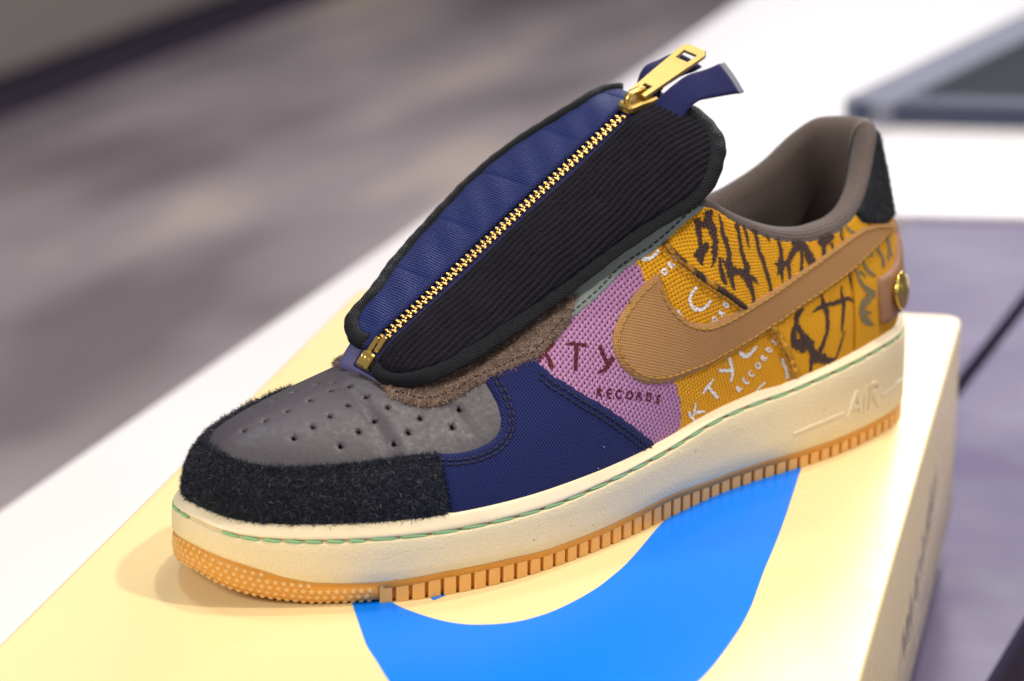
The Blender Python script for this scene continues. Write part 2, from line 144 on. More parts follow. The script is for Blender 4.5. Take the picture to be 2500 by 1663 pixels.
D_={'LIP': [(298.85,0.365),(307.28,0.381),(316.85,0.394),(326.31,0.403),(340.45,0.403),(354.12,0.388),(367.02,0.394),(380.13,0.405),(389.76,0.426),(398.24,0.443),(410.77,0.46),(429.35,0.418),(435.0,0.4),(436.0,0.425),(440.0,0.45),(444.0,0.487),(450.0,0.512),(459.0,0.537)],'SEAM1': [(299.52,0.361),(299.49,0.297),(299.74,0.15),(299.0,0.0)],'NAVY_GREY': [(299.44,0.365),(297.58,0.353),(293.85,0.34),(289.45,0.331),(283.73,0.326),(277.64,0.332),(273.61,0.347),(270.85,0.373),(269.1,0.415),(268.44,0.474),(268.94,0.534),(269.35,0.575),(269.53,0.6)],'NAVY_TOP': [(260.72,0.617),(251.37,0.616),(245.03,0.603)],'NAVY_LILAC': [(245.15,0.537),(241.24,0.471),(231.46,0.363),(219.99,0.261),(206.94,0.142),(195.84,0.037),(192.0,0.0)],'LILAC_YEL': [(190.74,0.766),(190.01,0.732),(189.63,0.677),(188.47,0.594),(186.09,0.483),(183.11,0.35),(179.54,0.229),(177.73,0.16),(176.84,0.087),(178.0,0.0)],'SAGE_LOW': [(226.31,0.636),(222.23,0.641),(218.01,0.651),(212.88,0.664),(209.1,0.676),(204.82,0.695),(200.55,0.718),(197.44,0.732),(193.77,0.744),(189.83,0.758),(185.28,0.772),(180.61,0.801),(176.0,0.835),(171.47,0.881),(167.93,0.925),(164.37,0.964),(160.74,0.993),(160.0,1.0)],'SAGE_UP': [(161.0,1.0),(163.0,1.0),(166.0,1.0),(175.9,0.93),(190.25,0.866),(205.98,0.821),(217.12,0.776),(228.12,0.729)],'YSEAM': [(179.55,0.803),(177.88,0.774),(174.52,0.726),(169.86,0.687),(164.91,0.654),(157.87,0.616),(150.73,0.589),(143.68,0.545),(135.81,0.485),(127.3,0.412),(123.55,0.343),(120.72,0.274),(117.82,0.176),(115.78,0.094),(113.46,0.017)],'HSEAM': [(79.73,0.959),(79.47,0.907),(78.99,0.813),(78.1,0.703),(76.74,0.602),(76.67,0.491),(76.68,0.362),(76.68,0.276),(76.09,0.147),(75.82,0.025)],'SWOOSH': [(185.24,0.684),(187.88,0.67),(190.8,0.657),(193.86,0.641),(196.62,0.625),(200.12,0.6),(203.83,0.573),(207.05,0.545),(209.7,0.513),(211.05,0.483),(211.39,0.45),(210.91,0.417),(209.5,0.382),(206.62,0.343),(202.97,0.31),(198.57,0.281),(193.87,0.262),(188.98,0.249),(184.01,0.241),(177.99,0.236),(168.95,0.237),(161.23,0.251),(152.51,0.274),(144.94,0.302),(135.59,0.349),(126.37,0.419),(116.61,0.479),(106.41,0.549),(95.61,0.607),(83.44,0.645),(72.4,0.662),(59.92,0.666),(46.17,0.633),(32.78,0.524),(29.0,0.525),(37.58,0.652),(50.3,0.792),(64.01,0.879),(74.0,0.906),(81.89,0.908),(92.19,0.883),(104.1,0.83),(114.99,0.748),(125.84,0.672),(135.8,0.592),(142.69,0.543),(149.52,0.498),(155.42,0.47),(161.23,0.454),(166.54,0.452),(170.74,0.456),(174.51,0.476),(177.72,0.508),(180.68,0.546),(182.39,0.586),(183.13,0.623),(183.33,0.657),(183.81,0.675)],'BROWN': [(226.31,0.636),(227.67,0.624),(232.33,0.605),(238.47,0.581),(243.3,0.567),(247.13,0.557),(253.28,0.571),(257.59,0.574),(262.3,0.581),(268.17,0.589),(273.98,0.595),(280.66,0.58),(286.66,0.583),(290.93,0.587),(295.59,0.598),(300.42,0.626),(303.47,0.651),(307.63,0.701),(310.94,0.729),(313.87,0.785),(319.49,0.883),(328.0,1.0),(330.0,1.0),(329.0,1.0),(325.0,1.0)],'BROWN_IN': [(312.0,1.0),(306.0,1.0),(301.08,0.917),(293.54,0.825),(284.11,0.798),(267.73,0.774),(245.81,0.791),(226.93,0.78)],'TAB_LOW': [(68.71,0.997),(64.82,0.93),(59.98,0.869),(48.73,0.767),(35.57,0.611),(29.0,0.5),(29.0,0.487)],'STRAP': [(58.06,0.469),(58.93,0.434),(58.98,0.304),(56.61,0.099),(51.34,0.071),(42.84,0.062),(32.0,0.037)],'STRAP_TOP': [(39.23,0.382),(49.53,0.438),(54.86,0.461),(58.06,0.469)],'HOLES': [(398.3,0.652),(392.66,0.777),(382.7,0.878),(363.49,0.94),(343.85,0.96),(329.74,0.934),(322.51,0.802),(363.81,0.619),(354.94,0.689),(345.31,0.746),(333.96,0.791),(314.06,0.681),(340.65,0.518),(331.18,0.592),(322.16,0.638),(316.61,0.47),(308.83,0.509),(301.34,0.563),(289.61,0.464),(283.83,0.531),(449.08,0.768),(460.41,0.808),(469.0,0.875),(469.0,0.963),(334.0,1.0),(443.42,0.673),(469.0,0.85)],'WHITE': [[(173.63,0.075,0.117),(172.68,0.059,0.123),(171.74,0.042,0.128),(170.63,0.025,0.121),(169.49,0.009,0.112)],[(170.61,0.043,0.112),(170.18,0.058,0.115),(169.75,0.072,0.117),(169.41,0.087,0.096),(169.09,0.102,0.073)],[(169.59,0.05,0.101),(167.54,0.048,0.12),(165.41,0.041,0.103),(163.24,0.031,0.056)],[(158.95,0.177,0.095),(160.16,0.167,0.114),(161.37,0.158,0.133),(162.58,0.148,0.131),(163.77,0.138,0.116),(164.98,0.129,0.101)],[(162.23,0.155,0.123),(161.0,0.139,0.127),(159.79,0.122,0.132),(158.54,0.105,0.132),(157.25,0.088,0.128),(155.97,0.07,0.123)],[(150.74,0.264,0.117),(149.99,0.244,0.129),(149.25,0.224,0.14),(148.63,0.204,0.14),(148.09,0.183,0.139),(148.24,0.164,0.129),(148.6,0.146,0.12),(149.23,0.13,0.112)],[(156.16,0.213,0.112),(154.26,0.207,0.117),(152.36,0.2,0.123),(150.49,0.194,0.118),(148.63,0.188,0.112)],[(144.84,0.289,0.112),(143.9,0.27,0.16),(142.29,0.256,0.168),(140.57,0.252,0.163),(138.96,0.258,0.154),(137.96,0.273,0.133),(136.77,0.287,0.116),(135.54,0.3,0.101)],[(135.66,0.011,0.073),(134.79,0.023,0.076),(133.91,0.035,0.079),(132.77,0.044,0.084),(131.63,0.053,0.09),(130.5,0.063,0.095)],[(121.95,0.199,0.112),(121.57,0.174,0.119),(120.94,0.148,0.12),(120.05,0.122,0.115),(119.4,0.096,0.122),(119.05,0.07,0.145),(118.7,0.044,0.168)],[(189.75,0.759,0.134),(188.41,0.755,0.134),(187.06,0.753,0.134),(185.7,0.755,0.134),(184.51,0.761,0.129),(183.45,0.77,0.12),(182.62,0.783,0.101)],[(168.29,0.611,0.134),(169.43,0.598,0.129),(170.51,0.585,0.127),(171.19,0.57,0.134),(171.66,0.555,0.14),(171.59,0.54,0.145),(170.95,0.527,0.148),(169.88,0.515,0.148),(168.33,0.512,0.148),(166.7,0.512,0.146),(165.18,0.521,0.137),(163.89,0.532,0.13),(162.85,0.546,0.122),(162.06,0.561,0.112)],[(177.82,0.519,0.09),(177.34,0.508,0.109),(176.85,0.496,0.128),(176.19,0.485,0.121),(175.51,0.474,0.112)],[(177.18,0.749,0.112),(176.43,0.735,0.101),(175.65,0.722,0.09)],[(143.66,0.055,0.067),(144.95,0.07,0.067),(146.25,0.085,0.067),(145.74,0.095,0.067),(144.63,0.086,0.067),(145.1,0.073,0.067)],[(144.59,0.078,0.067),(143.53,0.072,0.067),(142.47,0.067,0.067)],[(141.78,0.13,0.067),(142.86,0.119,0.067),(141.46,0.102,0.067),(140.0,0.085,0.067),(138.92,0.096,0.067)],[(141.46,0.102,0.067),(140.51,0.112,0.067)],[(138.2,0.157,0.067),(139.62,0.151,0.067),(138.74,0.13,0.067),(136.99,0.119,0.067),(136.27,0.134,0.067)],[(133.83,0.19,0.067),(135.4,0.197,0.067),(136.27,0.186,0.067),(135.56,0.167,0.067),(133.99,0.159,0.067),(133.13,0.171,0.067),(133.83,0.19,0.067)],[(130.8,0.197,0.067),(132.05,0.211,0.067),(133.3,0.225,0.067),(132.81,0.237,0.067),(131.74,0.229,0.067),(132.19,0.213,0.067)],[(131.7,0.22,0.067),(130.68,0.217,0.067),(129.67,0.214,0.067)],[(130.81,0.275,0.067),(129.28,0.259,0.067),(127.83,0.249,0.067),(127.78,0.271,0.067),(129.38,0.283,0.067),(130.85,0.274,0.067)],[(126.89,0.336,0.067),(127.97,0.321,0.067),(126.4,0.317,0.067),(125.01,0.311,0.067),(125.95,0.296,0.067)],[(180.76,0.69,0.081),(181.95,0.696,0.081),(182.88,0.689,0.081),(182.61,0.676,0.081),(181.4,0.67,0.081),(180.47,0.677,0.081),(180.76,0.69,0.081)],[(178.09,0.691,0.081),(179.0,0.702,0.081),(179.89,0.714,0.081),(179.23,0.723,0.081),(178.42,0.716,0.081),(179.09,0.704,0.081)],[(178.53,0.709,0.081),(177.66,0.706,0.081),(176.79,0.703,0.081)],[(158.8,0.477,0.076),(160.68,0.481,0.076),(161.24,0.467,0.076),(159.79,0.455,0.076),(158.17,0.461,0.076),(158.8,0.477,0.076)],[(155.23,0.481,0.076),(156.59,0.491,0.076),(157.94,0.501,0.076),(157.3,0.512,0.076),(156.13,0.506,0.076),(156.74,0.493,0.076)],[(156.14,0.499,0.076),(154.98,0.498,0.076),(153.82,0.496,0.076)],[(155.34,0.543,0.076),(153.73,0.533,0.076),(152.18,0.527,0.076),(152.0,0.544,0.076),(153.7,0.552,0.076),(155.39,0.543,0.076)]],'RED': [[(245.78,0.555,0.124),(244.7,0.562,0.134),(243.61,0.57,0.144),(242.28,0.573,0.144),(240.94,0.576,0.144),(239.62,0.58,0.137),(238.29,0.584,0.13),(236.96,0.588,0.124)],[(241.87,0.567,0.124),(241.51,0.552,0.14),(241.14,0.538,0.157),(241.18,0.524,0.155),(241.25,0.51,0.152),(241.31,0.497,0.149)],[(231.62,0.557,0.099),(230.11,0.554,0.108),(228.68,0.548,0.11),(227.39,0.539,0.101),(225.99,0.531,0.106),(224.53,0.523,0.115),(223.06,0.516,0.124)],[(227.67,0.537,0.149),(228.07,0.525,0.149),(228.45,0.513,0.149),(228.94,0.502,0.149),(229.49,0.491,0.149),(230.04,0.48,0.148),(230.52,0.468,0.144),(231.01,0.457,0.14),(231.49,0.446,0.136)],[(217.22,0.493,0.139),(217.11,0.48,0.143),(216.98,0.467,0.147),(216.69,0.453,0.15),(216.32,0.44,0.152),(216.03,0.427,0.147),(215.8,0.414,0.136)],[(212.08,0.427,0.149),(213.29,0.419,0.146),(214.51,0.411,0.144),(215.9,0.404,0.14),(217.32,0.398,0.136),(219.11,0.398,0.117),(220.88,0.398,0.099)],[(224.4,0.315,0.074),(223.92,0.326,0.074),(223.44,0.337,0.074),(222.58,0.342,0.074),(221.38,0.333,0.074),(222.09,0.326,0.074),(223.65,0.33,0.074)],[(222.66,0.326,0.074),(222.37,0.315,0.074),(222.06,0.305,0.074)],[(216.05,0.314,0.074),(217.8,0.321,0.074),(218.66,0.315,0.074),(219.16,0.303,0.074),(219.02,0.292,0.074),(217.24,0.284,0.074)],[(218.91,0.309,0.074),(217.95,0.305,0.074),(216.99,0.3,0.074)],[(210.99,0.289,0.074),(212.17,0.299,0.074),(213.65,0.3,0.074),(214.44,0.292,0.074),(214.4,0.28,0.074),(213.31,0.27,0.074),(211.76,0.268,0.074)],[(205.48,0.256,0.074),(205.81,0.269,0.074),(207.32,0.279,0.074),(208.81,0.276,0.074),(209.24,0.264,0.074),(208.35,0.251,0.074),(206.57,0.248,0.074),(205.48,0.256,0.074)],[(203.84,0.232,0.074),(203.46,0.244,0.074),(203.08,0.255,0.074),(202.23,0.26,0.074),(200.84,0.251,0.074),(201.52,0.244,0.074),(203.23,0.248,0.074)],[(202.12,0.243,0.074),(201.68,0.233,0.074),(201.24,0.222,0.074)],[(197.49,0.241,0.074),(197.86,0.229,0.074),(198.23,0.217,0.074),(197.51,0.207,0.074),(195.95,0.209,0.074),(195.34,0.219,0.074),(195.91,0.233,0.074),(197.58,0.242,0.074)],[(190.07,0.206,0.074),(191.88,0.215,0.074),(192.43,0.205,0.074),(190.89,0.192,0.074),(191.55,0.182,0.074),(193.37,0.192,0.074)]],'DARK': [[(166.32,0.93,0.202),(166.3,0.914,0.227),(166.26,0.898,0.253),(166.2,0.882,0.268),(166.11,0.866,0.243),(166.01,0.851,0.217),(165.99,0.835,0.192),(166.08,0.819,0.17),(166.16,0.803,0.147),(166.11,0.787,0.029)],[(161.29,0.979,0.274),(161.38,0.962,0.293),(161.45,0.946,0.312),(161.52,0.929,0.331),(161.24,0.914,0.34),(160.93,0.899,0.35),(160.59,0.884,0.359),(160.17,0.869,0.31),(159.72,0.855,0.255),(159.45,0.84,0.228),(159.73,0.823,0.272),(159.99,0.806,0.316),(160.11,0.789,0.276),(160.22,0.773,0.235),(160.33,0.756,0.188),(160.43,0.739,0.139),(161.31,0.724,0.082),(162.34,0.71,0.023)],[(165.68,0.9,0.173),(164.43,0.903,0.194),(163.12,0.907,0.202),(161.7,0.911,0.202)],[(162.76,0.814,0.202),(164.13,0.803,0.32),(165.27,0.789,0.374),(166.25,0.773,0.374),(166.64,0.757,0.361),(166.73,0.74,0.327),(166.16,0.727,0.181),(165.58,0.713,0.035)],[(156.44,0.98,0.029),(156.08,0.965,0.07),(155.7,0.95,0.111),(155.31,0.936,0.15),(155.17,0.919,0.161),(155.02,0.903,0.172),(154.66,0.887,0.184),(154.03,0.874,0.199),(153.38,0.861,0.213),(152.86,0.846,0.216),(152.36,0.831,0.216),(151.86,0.816,0.216),(151.88,0.797,0.232),(151.96,0.779,0.25),(151.91,0.76,0.292),(151.69,0.743,0.363),(151.47,0.725,0.43),(151.24,0.707,0.353),(151.01,0.69,0.275),(150.55,0.672,0.222),(150.07,0.655,0.17),(149.48,0.638,0.108),(148.76,0.621,0.035)],[(157.57,0.77,0.115),(157.47,0.752,0.143),(157.36,0.735,0.171),(157.1,0.718,0.196),(156.61,0.703,0.216),(156.08,0.687,0.226),(155.46,0.671,0.212),(154.74,0.656,0.178),(153.7,0.643,0.086)],[(156.13,0.764,0.086),(155.14,0.755,0.128),(154.13,0.747,0.169),(153.02,0.739,0.214),(151.89,0.732,0.259)],[(151.04,0.723,0.288),(149.27,0.728,0.262),(147.5,0.732,0.236),(145.92,0.73,0.255),(144.39,0.726,0.286),(142.87,0.722,0.317)],[(146.2,0.988,0.192),(145.74,0.973,0.182),(145.27,0.957,0.173),(145.0,0.939,0.173),(144.72,0.922,0.173),(144.43,0.904,0.173),(144.39,0.885,0.175),(144.33,0.866,0.177),(144.17,0.847,0.18),(143.58,0.831,0.188),(142.99,0.814,0.196),(142.42,0.797,0.209),(141.96,0.778,0.244),(141.49,0.76,0.279),(141.57,0.739,0.292),(141.82,0.718,0.298),(141.65,0.699,0.295),(140.63,0.682,0.272),(139.62,0.666,0.249),(138.97,0.647,0.217),(138.42,0.626,0.183),(138.02,0.606,0.157),(138.0,0.584,0.154),(137.97,0.562,0.15)],[(140.31,0.72,0.202),(138.7,0.715,0.186),(137.2,0.709,0.162),(136.19,0.696,0.101),(135.18,0.683,0.04)],[(141.78,0.993,0.09),(141.11,0.98,0.106),(140.44,0.966,0.121),(140.07,0.95,0.123),(139.86,0.933,0.116),(139.64,0.916,0.11),(139.44,0.898,0.066),(139.24,0.881,0.023)],[(136.03,0.998,0.147),(134.78,0.988,0.172),(134.34,0.971,0.169),(134.06,0.953,0.17),(133.99,0.933,0.176),(133.84,0.913,0.177),(133.62,0.894,0.175),(133.36,0.875,0.173),(132.51,0.859,0.181),(131.65,0.843,0.189),(131.26,0.823,0.181),(130.91,0.803,0.172),(130.56,0.783,0.162),(130.02,0.764,0.172),(129.47,0.744,0.184),(129.05,0.723,0.171),(128.66,0.702,0.148),(128.31,0.68,0.129),(128.12,0.658,0.125),(127.92,0.636,0.121)],[(128.37,0.996,0.086),(127.67,0.985,0.073),(126.97,0.973,0.06),(126.26,0.961,0.046)],[(121.58,0.995,0.104),(121.08,0.975,0.13),(120.56,0.956,0.155),(120.11,0.935,0.18),(120.22,0.913,0.191),(120.31,0.89,0.203),(120.62,0.867,0.236),(121.06,0.844,0.284),(121.59,0.821,0.294),(122.32,0.798,0.221),(123.03,0.776,0.148),(124.16,0.755,0.023)],[(120.96,0.823,0.259),(120.99,0.8,0.22),(121.02,0.777,0.181),(120.99,0.754,0.135),(120.9,0.73,0.082),(120.81,0.707,0.029)],[(124.83,0.833,0.086),(123.09,0.832,0.144),(121.33,0.83,0.202)],[(120.93,0.825,0.259),(118.7,0.834,0.259),(116.59,0.844,0.258),(115.52,0.868,0.251),(114.44,0.892,0.243),(112.96,0.913,0.248),(111.45,0.934,0.255),(109.71,0.952,0.28),(107.7,0.964,0.327),(106.11,0.958,0.322),(104.79,0.94,0.282),(103.82,0.919,0.262),(103.34,0.895,0.269),(102.83,0.87,0.275),(102.27,0.846,0.282),(101.71,0.82,0.288)],[(116.62,0.829,0.19),(116.59,0.804,0.171),(116.56,0.779,0.152),(116.53,0.754,0.121),(116.49,0.729,0.084),(116.44,0.703,0.046)],[(107.42,0.946,0.23),(107.63,0.922,0.207),(107.84,0.898,0.184),(108.04,0.873,0.16),(108.44,0.848,0.165),(108.85,0.823,0.171),(109.24,0.798,0.178),(109.74,0.772,0.163),(110.25,0.747,0.144)],[(105.97,0.911,0.132),(105.6,0.887,0.123),(105.23,0.862,0.113),(104.81,0.837,0.094),(104.39,0.812,0.075)],[(112.78,0.977,0.144),(110.91,0.976,0.154),(109.08,0.975,0.163),(107.26,0.973,0.173)],[(96.87,0.978,0.259),(95.11,0.961,0.293),(93.84,0.942,0.305),(93.78,0.918,0.265),(93.85,0.894,0.226),(94.66,0.873,0.2),(95.46,0.851,0.173)],[(93.77,0.953,0.23),(92.16,0.956,0.211),(90.53,0.959,0.192),(88.89,0.962,0.173)],[(109.71,0.509,0.082),(111.34,0.494,0.142),(112.97,0.48,0.201),(114.08,0.461,0.237),(114.22,0.435,0.233),(114.35,0.409,0.229),(114.73,0.384,0.231),(115.58,0.363,0.244),(116.25,0.341,0.263),(116.13,0.314,0.311),(116.0,0.288,0.358),(114.57,0.269,0.403),(112.67,0.253,0.447),(110.76,0.236,0.49),(108.93,0.24,0.395),(107.1,0.245,0.288)],[(113.66,0.39,0.226),(112.81,0.364,0.239),(111.95,0.338,0.252),(111.05,0.312,0.268),(109.65,0.288,0.324),(108.24,0.264,0.381),(107.29,0.237,0.375),(106.43,0.209,0.355),(105.73,0.181,0.368),(105.08,0.152,0.394),(104.0,0.128,0.406),(101.9,0.113,0.386),(99.77,0.097,0.357),(97.67,0.076,0.302),(95.52,0.055,0.247),(93.44,0.047,0.161),(91.39,0.048,0.058)],[(105.49,0.12,0.309),(105.74,0.098,0.26),(105.98,0.076,0.212),(106.21,0.055,0.164),(106.43,0.033,0.115)],[(99.31,0.59,0.074),(99.08,0.561,0.131),(98.82,0.532,0.189),(98.4,0.503,0.227),(97.67,0.473,0.229),(96.93,0.443,0.23),(96.77,0.413,0.214),(96.61,0.383,0.198),(96.61,0.354,0.189),(96.78,0.326,0.189),(96.94,0.298,0.189),(97.38,0.273,0.187),(98.0,0.249,0.182),(98.61,0.225,0.177),(99.2,0.201,0.173),(100.22,0.182,0.186),(101.23,0.163,0.2),(102.22,0.144,0.214)],[(105.29,0.47,0.033),(103.56,0.481,0.082),(101.81,0.491,0.131),(99.9,0.497,0.163),(97.87,0.498,0.181),(95.66,0.493,0.167),(93.39,0.486,0.153),(91.13,0.483,0.16),(88.86,0.481,0.176),(86.59,0.479,0.185),(84.39,0.479,0.165),(82.27,0.474,0.14),(80.49,0.444,0.087),(78.65,0.414,0.033)],[(85.96,0.595,0.058),(86.28,0.568,0.106),(86.59,0.541,0.155),(86.39,0.511,0.185),(85.9,0.481,0.204),(85.74,0.451,0.207),(85.95,0.423,0.192),(86.15,0.395,0.176),(86.47,0.367,0.166),(86.81,0.34,0.158),(87.12,0.313,0.15),(87.33,0.285,0.131),(87.49,0.258,0.111),(87.64,0.23,0.091)],[(85.76,0.227,0.058),(86.48,0.203,0.073),(87.18,0.179,0.089),(87.86,0.156,0.105),(88.51,0.132,0.112),(89.15,0.108,0.117),(89.76,0.085,0.123),(90.66,0.065,0.1),(91.58,0.045,0.074)],[(80.34,0.682,0.14),(80.23,0.657,0.128),(80.1,0.631,0.117),(79.98,0.605,0.103),(79.97,0.579,0.08),(79.95,0.553,0.056),(79.9,0.527,0.033)],[(94.87,0.956,0.37),(92.64,0.961,0.355),(90.38,0.966,0.339),(88.05,0.969,0.282),(85.67,0.967,0.165)],[(94.25,0.929,0.189),(94.5,0.911,0.167),(94.73,0.892,0.145),(94.96,0.873,0.123)],[(88.05,0.93,0.206),(88.21,0.906,0.156),(88.37,0.883,0.107)],[(81.32,0.962,0.107),(81.01,0.943,0.107),(80.7,0.924,0.107),(80.39,0.905,0.107)]],'SAGEP': [[(75.5,0.667,0.098),(75.15,0.638,0.122),(74.77,0.608,0.145),(74.37,0.579,0.169),(73.71,0.548,0.188),(72.33,0.516,0.196),(70.91,0.483,0.204),(69.17,0.451,0.238),(67.34,0.419,0.277),(65.12,0.39,0.277),(62.56,0.364,0.245)],[(66.58,0.401,0.343),(67.09,0.378,0.343),(68.58,0.367,0.354),(70.73,0.365,0.372),(72.85,0.363,0.39),(73.49,0.342,0.369),(73.87,0.317,0.341),(74.13,0.292,0.315),(72.89,0.26,0.329),(71.63,0.228,0.342),(69.51,0.199,0.254),(67.28,0.171,0.157),(65.01,0.142,0.059)],[(72.6,0.296,0.196),(70.62,0.279,0.15),(68.62,0.263,0.105),(66.61,0.247,0.059)],[(73.14,0.625,0.128),(71.48,0.598,0.111),(69.95,0.571,0.086),(68.91,0.543,0.039)],[(69.37,0.67,0.167),(68.51,0.641,0.176),(67.64,0.612,0.185),(66.77,0.582,0.194),(65.0,0.553,0.172),(62.94,0.524,0.14),(60.86,0.495,0.108)],[(55.59,0.662,0.167),(54.58,0.632,0.182),(53.55,0.601,0.197),(52.48,0.57,0.212),(52.39,0.545,0.232),(52.55,0.522,0.254),(52.69,0.498,0.275)],[(43.82,0.636,0.343),(43.66,0.611,0.323),(43.46,0.586,0.303),(43.22,0.56,0.283),(43.92,0.543,0.267),(45.2,0.532,0.253),(46.41,0.519,0.239),(47.56,0.505,0.226)],[(42.47,0.543,0.147),(42.36,0.52,0.137),(42.2,0.497,0.128),(41.99,0.473,0.118)],[(77.51,0.993,0.118),(76.57,0.971,0.139),(75.59,0.949,0.16),(74.37,0.927,0.165),(72.37,0.906,0.117),(70.24,0.884,0.069)],[(65.42,0.68,0.098),(62.68,0.666,0.108),(59.9,0.652,0.118)]],'AIRBAR': [[(118.24,0.328,0.095),(116.44,0.332,0.095),(114.63,0.336,0.095),(112.79,0.339,0.095),(110.93,0.342,0.095),(109.06,0.345,0.095),(107.17,0.347,0.095),(105.26,0.349,0.095),(103.34,0.351,0.095),(101.4,0.353,0.095),(99.44,0.354,0.095),(97.45,0.356,0.095),(95.43,0.356,0.095),(93.38,0.357,0.095),(91.29,0.356,0.095),(89.15,0.355,0.095)],[(61.87,0.33,0.095),(59.41,0.333,0.095),(56.86,0.336,0.095),(54.16,0.337,0.095),(51.71,0.348,0.095),(49.01,0.356,0.095),(45.86,0.358,0.095),(41.87,0.35,0.095)]],'AIRLET': [[(86.77,0.244,0.135),(86.1,0.289,0.135),(85.41,0.333,0.135),(84.73,0.378,0.135),(84.04,0.422,0.135),(83.35,0.466,0.135),(82.65,0.51,0.135),(81.95,0.553,0.135),(81.25,0.597,0.135)],[(80.92,0.594,0.135),(80.39,0.538,0.135),(79.85,0.482,0.135),(79.31,0.426,0.135),(78.77,0.369,0.135),(78.22,0.313,0.135),(77.67,0.257,0.135)],[(84.04,0.377,0.135),(82.34,0.371,0.135),(80.61,0.365,0.135),(78.86,0.359,0.135)],[(73.97,0.603,0.135),(74.13,0.557,0.135),(74.29,0.511,0.135),(74.46,0.465,0.135),(74.62,0.419,0.135),(74.78,0.372,0.135),(74.95,0.326,0.135),(75.11,0.28,0.135),(75.27,0.233,0.135)],[(70.64,0.589,0.135),(70.78,0.543,0.135),(70.93,0.497,0.135),(71.07,0.45,0.135),(71.22,0.404,0.135),(71.36,0.358,0.135),(71.51,0.312,0.135),(71.65,0.265,0.135),(71.8,0.219,0.135)],[(70.64,0.589,0.135),(68.13,0.581,0.135),(65.95,0.555,0.135),(64.53,0.496,0.135),(65.39,0.457,0.135),(67.02,0.438,0.135),(69.44,0.44,0.135)],[(69.07,0.436,0.135),(67.97,0.381,0.135),(66.85,0.325,0.135),(65.73,0.27,0.135),(64.59,0.214,0.135)]],'SH_NEAR': [(-0.62,0.19),(-0.8,0.24),(-0.89,0.49),(-0.89,0.78),(-0.83,1.09),(-0.69,1.42),(-0.46,1.79),(-0.16,2.1),(0.18,2.36),(0.78,2.57),(1.52,2.75),(2.49,2.94),(3.49,3.11),(4.54,3.24),(5.62,3.36),(6.49,3.44),(7.29,3.5),(8.16,3.59),(8.92,3.69),(9.77,3.83),(10.51,3.95),(11.1,4.11),(11.62,4.21),(12.08,4.27),(12.51,4.22),(13.01,4.05),(13.52,3.72),(13.96,3.35),(14.28,2.98),(14.47,2.64),(14.68,2.05),(14.69,1.58),(14.66,1.12),(14.57,0.65),(14.5,0.04),(14.42,-0.41)],'SH_FAR': [(-0.23,-0.7),(-0.35,-1.04),(-0.29,-1.4),(-0.08,-1.81),(0.2,-2.24),(0.56,-2.62),(1.03,-3.02),(1.58,-3.22),(2.27,-3.36),(3.18,-3.47),(4.19,-3.71),(5.33,-3.95),(6.38,-4.05),(7.46,-4.37),(8.4,-4.38),(9.22,-4.22),(9.99,-3.99),(10.74,-3.74),(11.47,-3.47),(12.16,-3.16),(12.68,-2.89),(13.16,-2.61),(13.61,-2.62),(14.09,-2.69),(14.45,-2.54),(14.57,-2.07)],'ZIP': [(-0.05,-0.24),(2.19,-0.18),(4.08,-0.18),(6.08,-0.03),(8.11,-0.12),(10.2,-0.13),(11.8,-0.12),(12.82,-0.22)]}
# ---------------------------------------------------------------- mesh helpers
def link(o,parent=None):
    COL.objects.link(o)
    if parent is not None: o.parent=parent
    return o
def mesh(name,V,F,mat,parent=None,smooth=True,uv=None,kind=None):
    me=bpy.data.meshes.new(name);me.from_pydata((np.asarray(V)*CM).tolist(),[],[tuple(int(k) for k in f) for f in F])
    if mat is not None: me.materials.append(mat)
    if smooth: me.polygons.foreach_set('use_smooth',[True]*len(me.polygons))
    if uv is not None:
        L=me.uv_layers.new(name='UVMap');li=np.zeros(len(me.loops),int);me.loops.foreach_get('vertex_index',li)
        L.data.foreach_set('uv',np.asarray(uv,float)[li].ravel())
    me.update();o=bpy.data.objects.new(name,me);link(o,parent)
    if kind: o['kind']=kind
    return o
def empty(name,parent=None,loc=(0,0,0),rz=0):
    o=bpy.data.objects.new(name,None);o.empty_display_size=.02;link(o,parent);o.location=loc;o.rotation_euler=(0,0,rz);return o
def tag(o,label=None,cat=None,group=None,kind=None):
    for k,v in (('label',label),('category',cat),('group',group),('kind',kind)):
        if v: o[k]=v
    return o
def grid_faces(n,m,wrap_n=False,wrap_m=False):
    F=[]
    for i in range(n if wrap_n else n-1):
        for j in range(m if wrap_m else m-1):
            i2=(i+1)%n;j2=(j+1)%m;F.append((i*m+j,i2*m+j,i2*m+j2,i*m+j2))
    return F
def inside(P,poly):
    x,y=P[:,0],P[:,1];r=np.zeros(len(P),bool);n=len(poly)
    for k in range(n):
        x1,y1=poly[k];x2,y2=poly[(k+1)%n]
        if y1==y2: continue
        c=((y1>y)!=(y2>y))&(x<(x2-x1)*(y-y1)/(y2-y1)+x1);r^=c
    return r
def bdist(P,poly,closed=True):
    d=np.full(len(P),1e9);n=len(poly)
    for k in range(n if closed else n-1):
        a=np.array(poly[k]);b=np.array(poly[(k+1)%n]);ab=b-a;L=ab@ab
        if L<1e-12: continue
        t=np.clip(((P-a)@ab)/L,0,1);d=np.minimum(d,np.hypot(*(P-a-t[:,None]*ab).T))
    return d
def densify(poly,step,closed=True):
    P=np.array(poly,float);out=[];n=len(P)
    for k in range(n if closed else n-1):
        a,b=P[k],P[(k+1)%n];m=max(1,int(math.ceil(np.hypot(*(b-a))/step)))
        for q in range(m): out.append(a+(b-a)*q/m)
    if not closed: out.append(P[-1])
    return np.array(out)
def smooth_open(P,it=2):
    P=np.array(P,float)
    for _ in range(it): P[1:-1]=(P[:-2]+2*P[1:-1]+P[2:])/4
    return P
